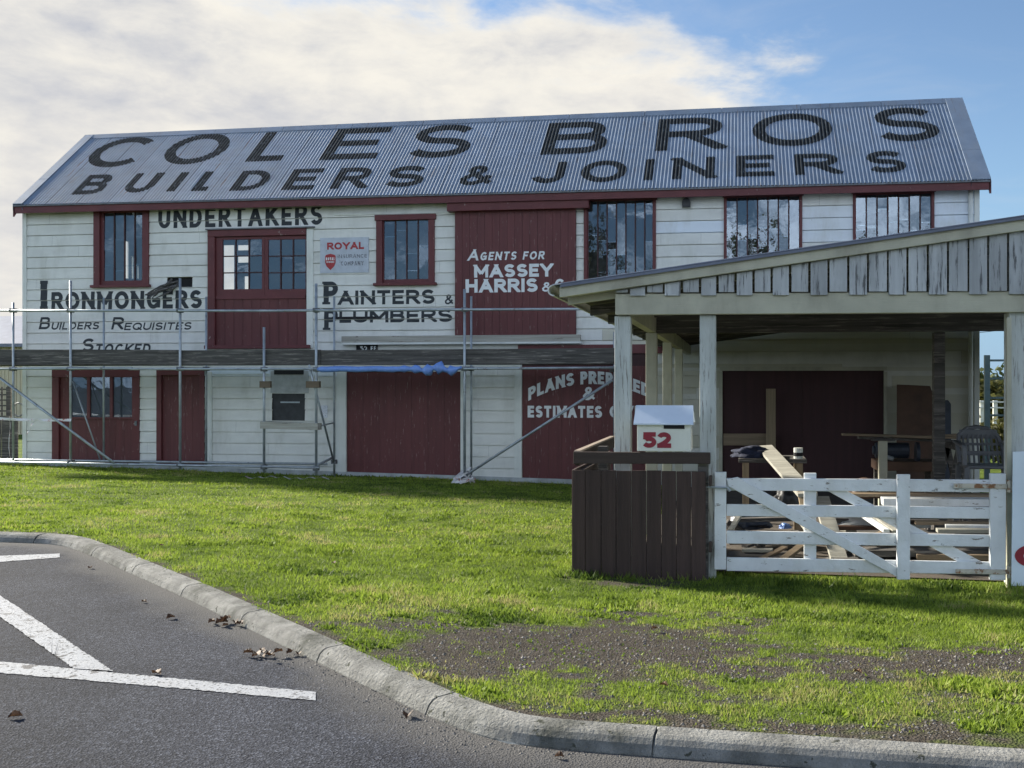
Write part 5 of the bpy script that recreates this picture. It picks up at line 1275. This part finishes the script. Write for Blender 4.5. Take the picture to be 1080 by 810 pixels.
# long plank sloping from the bench towards the viewer, a second one under it
timber((at(806, 472, 13.2)[0], 13.2, at(806, 471, 13.2)[1]), P3(852, 522, 10.6), .20, .035, 'pale sawn plank sloping down from the workbench behind the gate', m='bare_wood', up=(0, -.5, 1), name='plank', cat='plank')
mb = MB(); x0, x1, z0, z1b = R4(838.5, 487, 848, 501, yW - .15)
tin = thing('paint_tin', 'small white tin with dark label standing at the end of the workbench', 'tin', ((x0 + x1) / 2, yW + .12, z1))
mb.tube([((x0 + x1) / 2, yW + .12, z1), ((x0 + x1) / 2, yW + .12, z1 + .13)], .055, 16); obj('can', mb, M['box_white'], tin, smooth=False)
mb = MB(); mb.tube([((x0 + x1) / 2, yW + .12, z1 + .03), ((x0 + x1) / 2, yW + .12, z1 + .075)], .0565, 16, cap=False); obj('wrapper', mb, M['dark'], tin)
# saw bench and machine at right
yM = 13.4
mt = thing('saw_bench', 'dark motorised saw bench standing before the cream wall in the carport', 'machine', (at(950, 510, yM)[0], yM, gz(at(950, 510, yM)[0], yM)))
x0, x1, z0, z1m = R4(925, 487, 992, 497, yM); mb = MB(); mb.box(x0, x1, yM, yM + .6, z0, z1m); obj('table', mb, M['brown_board'], mt, bevel=.01)
for lx_ in (x0 + .03, x1 - .1):
    for ly_ in (yM + .03, yM + .5): mb = MB(); mb.box(lx_, lx_ + .07, ly_, ly_ + .07, gz(lx_, ly_), z0 - .001); obj('leg', mb, M['bare_wood' if lx_ < x0 + .05 and ly_ < yM + .1 else 'grey_wood'], mt)
mb = MB(); zc_ = z1m + .13; mb.tube([(x0 + .0, yM + .2, zc_), (x0 + .42, yM + .2, zc_)], .10, 16); mb.tube([(x0 - .03, yM + .2, zc_), (x0 + .0, yM + .2, zc_)], .06, 12); obj('motor', mb, M['machine'], mt, smooth=False, bevel=.01)
mb = MB(); mb.tube([(x0 + .5, yM + .16, zc_ - .02), (x0 + .54, yM + .16, zc_ - .02)], .13, 20); obj('blade_guard', mb, M['machine'], mt)
mb = MB(); mb.tube([(x0 + .06, yM + .1, zc_ + .12), (x0 + .10, yM + .1, zc_ + .12)], .03, 10); mb.tube([(x0 + .05, yM + .05, z1m), (x0 + .08, yM + .02, z1m + .07), (x0 + .2, yM + .05, z1m + .03)], .03, 8); obj('clamp', mb, M['steel'], mt)
# long battens lying across
timber(P3(888, 458, yM - .3), P3(1018, 462, yM - .1), .10, .03, 'longest pale batten lying across the top of the saw bench', name='batten', group='battens across the saw bench', cat='batten')
timber(P3(905, 461.5, yM - .2), P3(1012, 465.5, yM + .05), .10, .03, 'lower darker batten lying across the saw bench', 'grey_wood', name='batten', group='battens across the saw bench', cat='batten')
timber(P3(930, 463.5, yM + .1), P3(1022, 458.5, yM + .2), .08, .04, 'thin short batten at the back of the saw bench', 'tan_wood', name='batten', group='battens across the saw bench', cat='batten')
for (u_, yy) in ((925, yM + .05), (1008, yM + .05)):
    pass
# trestle that carries their right end
tr_ = thing('trestle', 'dark timber trestle carrying the right ends of the battens', 'trestle', (at(1006, 500, yM)[0], yM, gz(at(1006, 500, yM)[0], yM)))
xt_, zt_ = at(1006, 466.5, yM); mb = MB(); mb.box(xt_ - .05, xt_ + .05, yM - .35, yM + .45, zt_ - .08, zt_ - .0); obj('crossbar', mb, M['grey_wood'], tr_)
for yy in (yM - .3, yM + .4):
    for dx in (-.22, .22):
        mb = MB(); mb.beam((xt_, yy, zt_ - .08), (xt_ + dx, yy, gz(xt_, yy)), .05, .07); obj('leg', mb, M['grey_wood'], tr_)
# trestle/post under left end
tr2 = thing('support_post', 'short cream post propping the left end of the saw bench battens', 'post', (at(931, 500, yM - .5)[0], yM - .35, gz(1, yM)))
x_, z_ = at(931, 463, yM - .35); mb = MB(); mb.box(x_ - .05, x_ + .05, yM - .4, yM - .3, gz(x_, yM), z_ - .02); obj('upright', mb, M['beam_paint'], tr2); mb = MB(); mb.box(x_ - .14, x_ + .14, yM - .42, yM - .28, z_ - .02, z_); obj('head', mb, M['grey_wood'], tr2)
# boards leaning against the wall
mb = MB(); yq = DB - .45
pl_ = [at(945.5, 520, yq), at(984, 520, yq), at(986, 420, yq), at(981, 407, yq), at(946, 405.5, yq)]
mb.prism(pl_, yq, yq + .03); obj('leaning_board', mb, M['brown_board'], bevel=.004, label='large brown board with a clipped corner leaning on the cream wall', cat='board')
mb = MB(); mb.prism([at(995, 520, yq), at(1003.5, 520, yq), at(1003, 426, yq), at(1000, 422, yq), at(996, 422, yq)], yq, yq + .03); obj('leaning_board', mb, M['machine'], bevel=.004, label='narrow dark board leaning on the wall right of the grey post', cat='board')
# plastic chair
yC = 11.4
xc_, zc0 = at(1040, 500, yC); zg = gz(xc_, yC); kz = 1.0
ch = thing('plastic_chair', 'grey moulded plastic garden chair with slotted back standing near the right post', 'chair', (xc_, yC, zg))
zs = at(1040, 490, yC)[1]; zt_ = at(1040, 452, yC)[1]; hw_ = .235
mb = MB(); mb.box(xc_ - hw_, xc_ + hw_, yC - .2, yC + .24, zs - .035, zs); obj('seat', mb, M['grey_plastic'], ch, bevel=.015)
def bp(u, h): return Vector((xc_ + u, yC + .2 + .22 * h, zs + h * (zt_ - zs)))
mb = MB(); pts_ = [bp(-.23, .0), bp(-.235, .45), bp(-.20, .78), bp(-.11, .96), bp(0, 1.0), bp(.11, .96), bp(.20, .78), bp(.235, .45), bp(.23, 0)]
for a_, b_ in zip(pts_, pts_[1:]): mb.beam(a_, b_ + (b_ - a_) * .12, .035, .055, up=(0, 1, 0.2))
mb.beam(bp(-.2, .80), bp(.2, .80), .02, .10); mb.beam(bp(-.22, .52), bp(.22, .52), .02, .03); mb.beam(bp(-.22, .27), bp(.22, .27), .02, .05)
for k in range(8):
    u_ = -.175 + .05 * k; mb.beam(bp(u_, .0), bp(u_ + .012, .80), .018, .022, up=(1, 0, 0))
obj('backrest', mb, M['grey_plastic'], ch, bevel=.006)
for sx in (-1, 1):
    mb = MB(); za_ = zs + .20; a_ = Vector((xc_ + sx * (hw_ + .03), yC - .2, za_)); b_ = Vector((xc_ + sx * (hw_ + .02), yC + .30, za_ + .03)); mb.beam(a_, b_, .06, .03); mb.beam(a_, a_ + Vector((0, -.02, -.20)), .05, .04, up=(0, 1, 0)); obj('armrest', mb, M['grey_plastic'], ch, bevel=.01)
    for sy in (-.19, .22):
        mb = MB(); mb.beam((xc_ + sx * hw_, yC + sy, zs - .02), (xc_ + sx * (hw_ + .04), yC + sy * 1.2, zg), .055, .05, up=(0, 1, 0)); obj('leg', mb, M['grey_plastic'], ch, bevel=.008)
# stacks of timber behind the gate
lab = ['pale', 'brown', 'grey', 'split', 'dark', 'knotty', 'thin', 'thick']
stack = [  # u0, u1, v, y, w, h, material
 (884, 1055, 521.5, 10.7, .16, .03, 'tan_wood', 'long pine length topmost on the timber stack behind the gate'),
 (930, 1056, 528.5, 10.5, .22, .07, 'gate_paint', 'thick white-painted timber second from the top of the stack'),
 (965, 1054, 551.0, 10.3, .10, .035, 'tan_wood', 'brown split timber below the second gate rail'),
 (997, 1054, 555.2, 10.15, .10, .035, 'gate_paint', 'short white-painted batten in the middle of the timber stack'),
 (988, 1054, 559.4, 10.0, .12, .035, 'bare_wood', 'pale bare batten lying under the short white one'),
 (905, 1052, 562.8, 10.2, .30, .03, 'grey_wood', 'wide grey board in the middle of the timber stack'),
 (925, 1054, 543.5, 10.6, .25, .05, 'grey_wood', 'thick grey timber under the white-painted timber'),
 (900, 1054, 582.0, 9.9, .24, .06, 'grey_wood', 'dark bearer lying low on the ground behind the gate'),
 (966, 1054, 586.5, 9.8, .14, .05, 'tan_wood', 'knotty pine offcut low at the right behind the gate'),
 (880, 1054, 592.5, 9.9, .30, .08, 'grey_wood', 'lowest thick bearer resting on the dirt under the timber stack'),
 (768, 835, 586.0, 10.0, .30, .04, 'grey_wood', 'wide grey plank lying on the dirt behind the left of the gate'),
 (772, 846, 594.0, 9.75, .20, .06, 'grey_wood', 'narrow grey bearer lying nearest the gate on its left half'),
 (783, 815, 580.0, 10.05, .10, .03, 'bare_wood', 'short pale stick lying on the wide grey plank'),
]
for u0, u1, v, y, w, h, m, l_ in stack: timber(P3(u0, v, y), P3(u1, v + random.uniform(-.5, 1.0), y + random.uniform(-.05, .05)), w, h, l_, m, 'timber stacked behind the gate')
stack2 = [(872, 1052, 575.5, 10.35, .12, .045, 'tan_wood', 'brown square-edged timber above the dark bearer behind the gate'), (950, 1054, 570.0, 10.45, .10, .03, 'bare_wood', 'pale thin batten just above the third gate rail'),
 (915, 1054, 566.0, 10.6, .16, .04, 'tan_wood', 'brown plank end showing above the pale thin batten'), (890, 1030, 538.0, 10.9, .12, .04, 'tan_wood', 'reddish length lying behind the white-painted timber'),
 (875, 990, 548.0, 11.1, .20, .05, 'grey_wood', 'dark grey plank at the back of the timber stack'), (862, 960, 556.0, 10.9, .10, .04, 'brown_board', 'dark brown batten at the back left of the timber stack'),
 (868, 940, 566.5, 10.6, .14, .05, 'brown_board', 'short dark brown block left of the timber stack'), (769, 830, 571.0, 10.5, .14, .05, 'brown_board', 'dark brown plank lying behind the latch end of the gate'),
 (775, 842, 548.5, 10.9, .10, .04, 'grey_wood', 'grey stick lying under the workbench behind the gate')]
for u0, u1, v, y, w, h, m, l_ in stack2: timber(P3(u0, v, y), P3(u1, v + random.uniform(-2.5, 2.5), y + random.uniform(-.15, .15)), w, h, l_, m, 'timber stacked behind the gate')
loose = [((790, 596, 9.65), (828, 577, 10.1), .07, .02, 'tan_wood', 'thin orange-brown slat slanting low behind the left half of the gate'), ((905, 572, 9.9), (950, 553, 10.4), .05, .025, 'tan_wood', 'thin brown slat slanting across the timber stack'),
 ((858, 568, 10.1), (838, 541, 10.6), .05, .03, "bare_wood", "pale thin stick crossing behind the second stile"), ((885, 590, 9.9), (866, 525, 10.9), .16, .04, 'bare_wood', 'pale plank leaning steeply between the two middle gate stiles'),
 ((826, 590, 9.7), (846, 575, 10.2), .08, .03, 'tan_wood', 'short orange offcut lying near the second stile'),
 ((935, 560, 9.8), (905, 540, 10.8), .06, .03, 'gate_paint', 'thin white batten slanting behind the back brace'),
 ((945, 561, 9.8), (916, 540, 10.9), .06, .03, 'bare_wood', 'thin pale batten slanting beside the white one'),
 ((848, 540, 10.4), (843, 512, 10.8), .06, .03, 'tan_wood_v', 'short orange upright offcut beside the second stile'),
 ((770, 560, 10.2), (782, 540, 10.7), .05, .03, 'bare_wood', 'thin pale stick slanting near the latch stile')]
for a_, b_, w, h, m, l_ in loose: timber(P3(*a_), P3(*b_), w, h, l_, m)
random.seed(77)
for k in range(16):
    u_, y_ = random.uniform(772, 950), random.uniform(10.2, 12.2); x_ = atx(u_, y_); z_ = gz(x_, y_) + random.uniform(.03, .22); a_ = random.uniform(-.9, .9); L_ = random.uniform(.35, 1.1)
    dx_, dy_ = math.cos(a_) * L_ / 2, math.sin(a_) * L_ / 2; dz_ = random.uniform(-.12, .14)
    x_ = max(x_, xPL + .25 + abs(dx_)); w_, h_ = random.uniform(.05, .14), random.uniform(.02, .05)
    timber((x_ - dx_, y_ - dy_, z_ - dz_), (x_ + dx_, y_ + dy_, z_ + dz_), w_, h_, 'rough offcut in the jumbled heap of wood behind the left half of the gate', random.choice(('grey_wood', 'brown_board', 'tan_wood', 'grey_wood', 'bare_wood')), 'offcuts heaped behind the gate', name='offcut', cat='offcut')
for (u, v, y, r, m, l_, nm, ct) in ((829, 533, 11.6, (.16, .14, .18), 'black_rubber', 'black round bucket-shaped bundle below the workbench', 'dark_bundle', 'bundle'), (790, 553, 11.3, (.22, .2, .14), 'machine', 'dark sack slumped on the dirt under the workbench', 'sack', 'sack'), (828, 556, 11.0, (.06, .05, .04), 'tarp', 'small crumpled blue cloth on the dirt under the workbench', 'blue_cloth', 'cloth'), (905, 553, 11.2, (.32, .3, .14), 'plaster', 'pale dusty sack lying between the timber and the workbench', 'sack', 'sack'), (915, 520, 12.2, (.3, .25, .16), 'brown_board', 'brown sacking heap under the saw bench', 'sack', 'sack')):
    x_, z_ = at(u, v, y); heap(nm, (x_, y, max(gz(x_, y) + r[2] * .2, z_)), r, m, l_, ct, u * .13)

# ------------------------------------------------------------------ foliage
def foliage(mb, c, r, n, size, seed, droop=.3, clumps=26):
    rs = random.Random(seed); cl = []
    for _ in range(clumps):
        d = Vector((rs.gauss(0, 1), rs.gauss(0, 1), rs.gauss(0, 1))).normalized(); k = rs.uniform(.35, 1.0)
        cl.append((Vector((c[0] + d.x * r[0] * k, c[1] + d.y * r[1] * k, c[2] + d.z * r[2] * k)), rs.uniform(.18, .38), rs.random()))
    for _ in range(n):
        p, s, t = cl[rs.randrange(clumps)]
        q = p + Vector((rs.gauss(0, 1) * r[0] * s, rs.gauss(0, 1) * r[1] * s, rs.gauss(0, 1) * r[2] * s * .8))
        a = Vector((rs.gauss(0, 1), rs.gauss(0, 1), rs.gauss(0, .7))).normalized(); b = a.cross(Vector((rs.gauss(0, 1), rs.gauss(0, 1), rs.gauss(0, 1)))).normalized()
        z = size * rs.uniform(.6, 1.5); mb.face([q - a * z * .5, q + b * z * .28, q + a * z * .5, q - b * z * .28], min(1, max(0, t * .7 + rs.uniform(-.1, .35))))
def tree(name, x, y, h, r, label, leaf='leaf_green', n=5000, size=.3, seed=1, z=None, group=None):
    zg = gz(x, y) if z is None else z; t = thing(name, label, 'tree', (x, y, zg), group); rs = random.Random(seed)
    mb = MB(); mb.tube([(x, y, zg - .1), (x + .1, y, zg + h * .3), (x - .05, y + .1, zg + h * .6), (x, y, zg + h * .85)], [h * .035, h * .026, h * .016, h * .005], 9)
    for k in range(8):
        a = rs.uniform(0, 6.28); z0 = zg + h * rs.uniform(.3, .65); L_ = r * rs.uniform(.6, 1.0)
        mb.tube([(x, y, z0), (x + math.cos(a) * L_ * .5, y + math.sin(a) * L_ * .5, z0 + h * .12), (x + math.cos(a) * L_, y + math.sin(a) * L_, z0 + h * .2)], [h * .012, h * .008, h * .003], 6)
    obj('trunk', mb, M['trunk'], t, smooth=True)
    fm = MB(); foliage(fm, (x, y, zg + h * .62), (r, r, h * .40), n, size, seed); obj('crown', fm, M[leaf], t); return t
# trees seen through the gap on the right
def gap_tree(u, vtop, y, r, *a, **k):
    x, zt = at(u, vtop, y); zg = gz(x, y); return tree('bushy_tree', x, y, max(1.5, (zt - zg) * 0.74), r, *a, **k)
gap_tree(1036, 382, 38, 2.0, 'olive green bushy tree beyond the carport, nearest the wall corner', 'leaf_olive', 4500, .30, 31, group='trees beyond the carport')
gap_tree(1056, 381, 46, 2.4, 'dark green round tree beyond the carport, right of the olive one', 'leaf_green', 5000, .32, 35, group='trees beyond the carport')
gap_tree(1082, 372, 52, 2.8, 'tall green tree beyond the carport, mostly behind the right post', 'leaf_green', 5000, .35, 37, group='trees beyond the carport')
gap_tree(1030, 388, 60, 3.0, 'farthest green tree beyond the carport, behind the olive one', 'leaf_green', 4500, .35, 39, group='trees beyond the carport')
# shrub and green steel frame tower
sx_, sz_ = at(1034, 445, 30); sh_ = thing('shrub', 'low yellow-green shrub growing beyond the carport chair', 'shrub', (sx_, 30, gz(sx_, 30)))
fm = MB(); foliage(fm, (sx_, 30, gz(sx_, 30) + .6), (1.2, .8, .7), 2500, .16, 44); obj('foliage', fm, M['leaf_olive'], sh_)
mb = MB(); mb.tube([(sx_, 30, gz(sx_, 30)), (sx_ + .05, 30, gz(sx_, 30) + .7)], .05, 7); obj('stem', mb, M['trunk'], sh_)
yF_ = 25.0
ft = thing('steel_frame', 'green steel ladder-like frame standing beyond the carport', 'frame', P3(1054, 450, yF_))
for u in (1041.5, 1066): mb = MB(); x_, z_ = at(u, 374.5, yF_); mb.box(x_ - .06, x_ + .06, yF_, yF_ + .1, gz(x_, yF_), z_); obj('upright', mb, M['green_steel'], ft)
for v in (380, 399, 419.5, 438): mb = MB(); q = R4(1043, v - 1, 1065, v + 1.2, yF_); mb.box(q[0], q[1], yF_ + .02, yF_ + .07, q[2], q[3]); obj('rung', mb, M['green_steel'], ft)
# paddock fence beyond
pf = thing('paddock_fence', 'distant white rail fence beyond the green steel frame', 'fence', P3(1050, 440, 32))
for v in (424, 430): mb = MB(); q = R4(1028, v - .7, 1090, v + .7, 32); mb.box(q[0], q[1], 32, 32.05, q[2], q[3]); obj('rail', mb, M['trim_white'], pf)
for u in (1036, 1050, 1064, 1078): mb = MB(); x_, z_ = at(u, 422.5, 32.06); mb.box(x_ - .06, x_ + .06, 32.06, 32.16, gz(x_, 32), z_); obj('post', mb, M['trim_white'], pf)
# trees across the street, behind the viewer (they show in the window glass)
for x, y, h, r, l_, lf_, sd in ((-11, -16, 12.5, 3.0, 'tall loose tree across the street, left of the three', 'leaf_olive', 51), (16, -18, 11.5, 4.2, 'broad green tree across the street, middle of the three', 'leaf_green', 52), (25, -15, 12.5, 4.0, 'broad green tree across the street, right of the three', 'leaf_green', 53), (3, -22, 9.5, 4.0, 'low round tree straight across the street', 'leaf_green', 54)):
    tree('street_tree', x, y, h, r, l_, lf_, 6000, .42, sd, z=0.0, group='trees across the street')

# ------------------------------------------------------------------ left neighbour
ns = thing('neighbour_shed', 'cream neighbouring shed with a slate blue roof at the far left', 'shed', P3(-20, 470, 33))
yN = 33.0
x0, z0 = at(-260, 362, yN); x1, z1 = at(26, 362, yN); zr = at(0, 333.5, yN + 3)[1]; zg = -.6
mb = MB()
n = int((x1 - x0) / .15)
for k in range(n):
    xa_ = x0 + (x1 - x0) * k / n; mb.box(xa_, xa_ + (x1 - x0) / n * .8, yN, yN + .08, zg, z1); mb.box(xa_ + (x1 - x0) / n * .8, xa_ + (x1 - x0) / n, yN + .02, yN + .08, zg, z1)
obj('wall', mb, M['shed_wall'], ns)
mb = MB(); mb.face([(x0 - .3, yN - .35, z1 - .02), (x1 + .8, yN - .35, z1 - .02), (x1 + .8, yN + 3, zr), (x0 - .3, yN + 3, zr)]); mb.face([(x0 - .3, yN - .35, z1 - .14), (x1 + .8, yN - .35, z1 - .14), (x1 + .8, yN - .35, z1 - .02), (x0 - .3, yN - .35, z1 - .02)])
mb.face([(x0 - .3, yN + 3, zr), (x1 + .8, yN + 3, zr), (x1 + .8, yN + 6, z1), (x0 - .3, yN + 6, z1)]); obj('roof', mb, M['shed_roof'], ns)
mb = MB(); mb.box(x0, x1, yN + 5.8, yN + 6, zg, z1); mb.box(x1 - .1, x1, yN + .08, yN + 5.8, zg, z1); obj('back_wall', mb, M['shed_wall'], ns)
# lattice and low board fence beside the wall corner
yQ = DB + .9
lt = thing('lattice_screen', 'dark wooden lattice screen beside the left corner of the workshop', 'screen', P3(4, 470, yQ))
xa_, za_ = at(-40, 408, yQ); xb_, zb_ = at(8, 440, yQ)
mb = MB()
k = xa_
while k < xb_: mb.box(k, k + .035, yQ, yQ + .015, zb_, za_); k += .13
z_ = zb_
while z_ < za_: mb.box(xa_, xb_, yQ + .017, yQ + .03, z_, z_ + .035); z_ += .13
obj('slats', mb, M['grey_wood'], lt)
mb = MB(); mb.box(xb_ - .0, xb_ + .09, yQ - .01, yQ + .06, -.4, za_ + .05); obj('frame_post', mb, M['grey_wood'], lt)
lf_ = thing('low_board_fence', 'low dark weathered board fence under the lattice at the far left', 'fence', P3(10, 480, yQ - .3))
for k in range(9):
    xq = at(-60, 460, yQ - .3)[0] + k * .22; mb = MB(); mb.box(xq, xq + .20, yQ - .3, yQ - .28, -.45, at(10, 439, yQ - .3)[1] + random.uniform(-.04, .04)); obj('board', mb, M['grey_wood'], lf_)
# firewood and odd things left of the corner
mb = MB(); c_ = at(20, 432, yQ - .35); mb.tube([(c_[0] + .14 * math.cos(a_ * .5), yQ - .36, c_[1] + .16 * math.sin(a_ * .5)) for a_ in range(14)], .018, 7); obj('hose_loop', mb, M['dark_steel'], label='dark loop of hose hanging beside the left corner of the wall', cat='hose')
# service wires in the sky gap
wr = MB(); wr.tube([P3(1020, 345, 24), P3(1060, 343, 24), P3(1140, 340, 24)], .012, 6); wr.tube([P3(1020, 352, 40), P3(1140, 340, 40)], .012, 6)
obj('overhead_wire', wr, M['dark_steel'], label='thin dark service wires crossing the sky gap beside the right post', cat='wire')

# ------------------------------------------------------------------ grass, gravel, leaves
def grass():
    pts = []
    bands = [(4.5, 6.2, 5200), (6.2, 8.0, 3800), (8.0, 10.5, 2300), (10.5, 14, 1200), (14, 23.5, 560)]
    for y0, y1, den in bands:
        xw = .60 * y1; n = int((y1 - y0) * 2 * xw * den)
        yc = rng.uniform(y0, y1, n); xc = rng.uniform(-xw - .1, xw, n) - .07 * yc
        keep = (xc / yc > -.62) & (xc / yc < .46); pts.append((xc[keep], yc[keep], np.full(keep.sum(), (y0 + y1) / 2)))
    xc = np.concatenate([p[0] for p in pts]); yc = np.concatenate([p[1] for p in pts])
    x = xc * CT - yc * ST; y = xc * ST + yc * CT
    ok = (y > kerb_y(x) + .19) & (y < DB - .06); ok &= ~((x > xPL - .05) & (y > DC + .25))
    b = bare_amount(x, y); ok &= rng.random(len(x)) > np.clip(b * 1.02 - .03, 0, .94)
    x, y, b, yc = x[ok], y[ok], b[ok], yc[ok]; n = len(x); z = lawn_z(x, y)
    pat = fbm(x * .8 + 3, y * .8 + 7); pat2 = fbm(x * 3.1 + 13, y * 3.1 + 2)
    edge = ((np.abs(y - (YF - .05)) < .12) & (x > fx0 - .1)) | ((np.abs(x - fx0) < .12) & (y > YF - .1) & (y < ys1))
    h = (.014 + .024 * rng.random(n)) * (1 - .55 * b) * (.45 + 1.0 * pat2) * np.where(edge, 2.4, 1.0) * np.where((y > DB - .30) & (rng.random(n) < .5), 2.0, 1.0)
    weed = fbm(x * 2.3 + 70, y * 3.1 + 50) > .635
    wd = (.0022 + .0018 * rng.random(n)) * (.75 + yc / 9.0) * np.where(weed, 2.3, 1.0); h = h * np.where(weed, 1.15, 1.0)
    an = rng.uniform(0, 2 * np.pi, n); ln = h * rng.uniform(.2, 1.1, n); la = rng.uniform(0, 2 * np.pi, n)
    dx, dy = np.cos(an) * wd, np.sin(an) * wd
    V = np.empty((n, 3, 3)); V[:, 0] = np.stack([x - dx, y - dy, z - .004], 1); V[:, 1] = np.stack([x + dx, y + dy, z - .004], 1); V[:, 2] = np.stack([x + np.cos(la) * ln, y + np.sin(la) * ln, z + h], 1)
    me = bpy.data.meshes.new('grass'); me.vertices.add(n * 3); me.vertices.foreach_set('co', V.reshape(-1).astype(np.float32))
    me.loops.add(n * 3); me.loops.foreach_set('vertex_index', np.arange(n * 3, dtype=np.int32)); me.polygons.add(n); me.polygons.foreach_set('loop_start', np.arange(0, n * 3, 3, dtype=np.int32)); me.polygons.foreach_set('loop_total', np.full(n, 3, dtype=np.int32))
    me.update(calc_edges=True)
    a = me.attributes.new('tint', 'FLOAT', 'FACE'); a.data.foreach_set('value', np.clip(np.where(weed, -.28, 0) - .50 + 1.25 * pat2 + 1.1 * pat + .45 * (rng.random(n) - .5) + .30 * b * rng.random(n) + .22 * smooth01((6.2 - yc) / 1.2), 0, 1.15).astype(np.float32))
    me.materials.append(M['grass']); o = bpy.data.objects.new('grass', me); C.objects.link(o); o['kind'] = 'stuff'; o['label'] = 'short patchy green lawn grass between kerb and workshop'; print('blades', n)
grass()
def gravel(n=8000):
    mb = MB(); k = 0
    while k < n:
        yc = rng.uniform(4.4, 8.0); xc = rng.uniform(-1.8, .46 * yc); x, y = cam2site(xc, yc)
        lawn = y > kerb_y(x) + .2; gut = kerb_y(x) - y
        if lawn:
            if rng.random() > float(bare_amount(np.array(x), np.array(y))): k += .2; continue
            z = gz(x, y)
        elif 0.0 < gut < .35 and rng.random() < .7 * (1 - gut / .35): z = 0.0
        else: k += .1; continue
        s = (.0025 + .0085 * rng.random() ** 5) if lawn else .0035 + .004 * rng.random(); a = rng.uniform(0, 6.28); t = rng.random()
        p = [(x + s * math.cos(a + q * 1.5708) * (1 + .4 * rng.random()), y + s * math.sin(a + q * 1.5708) * (1 + .4 * rng.random()), z) for q in range(4)]; top = (x + s * .2, y, z + s * (.7 + .5 * rng.random()))
        for q in range(4): mb.face([p[q], p[(q + 1) % 4], top], t)
        k += 1
    obj('gravel', mb, M['stone'], kind='stuff', label='loose grey gravel on the worn verge and in the gutter')
gravel()
def leaf(x, y, z, s, rot, label, group):
    mb = MB(); n = 9
    # a curled leaf: a strip of quads bent along its midrib
    ptsl = []
    for k in range(n):
        t = k / (n - 1); w = s * .38 * math.sin(math.pi * (t * .92 + .04)) * (1 + .18 * math.sin(k * 2.4)); cz = s * .16 * math.sin(math.pi * t) + random.uniform(0, .1) * s
        ptsl.append((t * s - s / 2, w, cz))
    ca, sa_ = math.cos(rot), math.sin(rot); tr = lambda p, q, c: (x + p * ca - q * sa_, y + p * sa_ + q * ca, z + .006 + c)
    for (a, w0, c0), (b, w1, c1) in zip(ptsl, ptsl[1:]):
        t = random.random(); mb.face([tr(a, -w0, c0 + w0 * .5), tr(b, -w1, c1 + w1 * .5), tr(b, 0, c1 * .5), tr(a, 0, c0 * .5)], t); mb.face([tr(a, 0, c0 * .5), tr(b, 0, c1 * .5), tr(b, w1, c1 + w1 * .7), tr(a, w0, c0 + w0 * .7)], t)
    obj('fallen_leaf', mb, M['leaf_dead'], label=label, cat='leaf', group=group)
for (u, v, n, sp, s) in ((236, 660, 11, 11, .055), (284, 693, 10, 12, .055), (308, 691, 3, 5, .05)):
    for k in range(n):
        x_, y_ = ground_px(u + random.gauss(0, sp * .7), v + random.gauss(0, 2.2)); y_ = min(y_, float(kerb_y(x_)) - .03)
        leaf(x_, y_, .0 + random.uniform(0, .03), s * random.uniform(.7, 1.2), random.uniform(0, 6.28), f'curled brown leaf in the clump {"farther up" if u < 250 else "farther down"} the gutter', f'leaves in the {"upper" if u < 250 else "lower"} gutter clump')
singles = [(152, 636, 'on the dark asphalt left of the kerb'), (180, 653, 'alone on the asphalt below the first clump'), (95, 600, 'near the bend of the kerb'), (430, 757, 'against the kerb foot low in the picture'), (590, 800, 'on the asphalt below the kerb corner'), (16, 758, 'on the open asphalt at the lower left'), (165, 712, 'beside the white parking line')]
for u, v, l_ in singles: x_, y_ = ground_px(u, v); leaf(x_, y_, 0, random.uniform(.04, .065), random.uniform(0, 6.28), 'single brown leaf ' + l_, 'single leaves on the asphalt')
for u, v, l_ in ((560, 650, 'on the worn turf near the middle'), (690, 668, 'on the gravel patch'), (352, 600, 'on the lawn left of the brown fence'), (170, 586, 'on the lawn above the kerb bend'), (905, 722, 'on the verge below the gate'), (700, 742, 'near the kerb on the right')):
    yc = (EYE + .02) * F / (v - CY); x_, y_ = cam2site((u - CX) / F * yc, yc); leaf(x_, y_, gz(x_, y_) + .015, random.uniform(.04, .065), random.uniform(0, 6.28), 'single brown leaf ' + l_, 'single leaves on the grass')
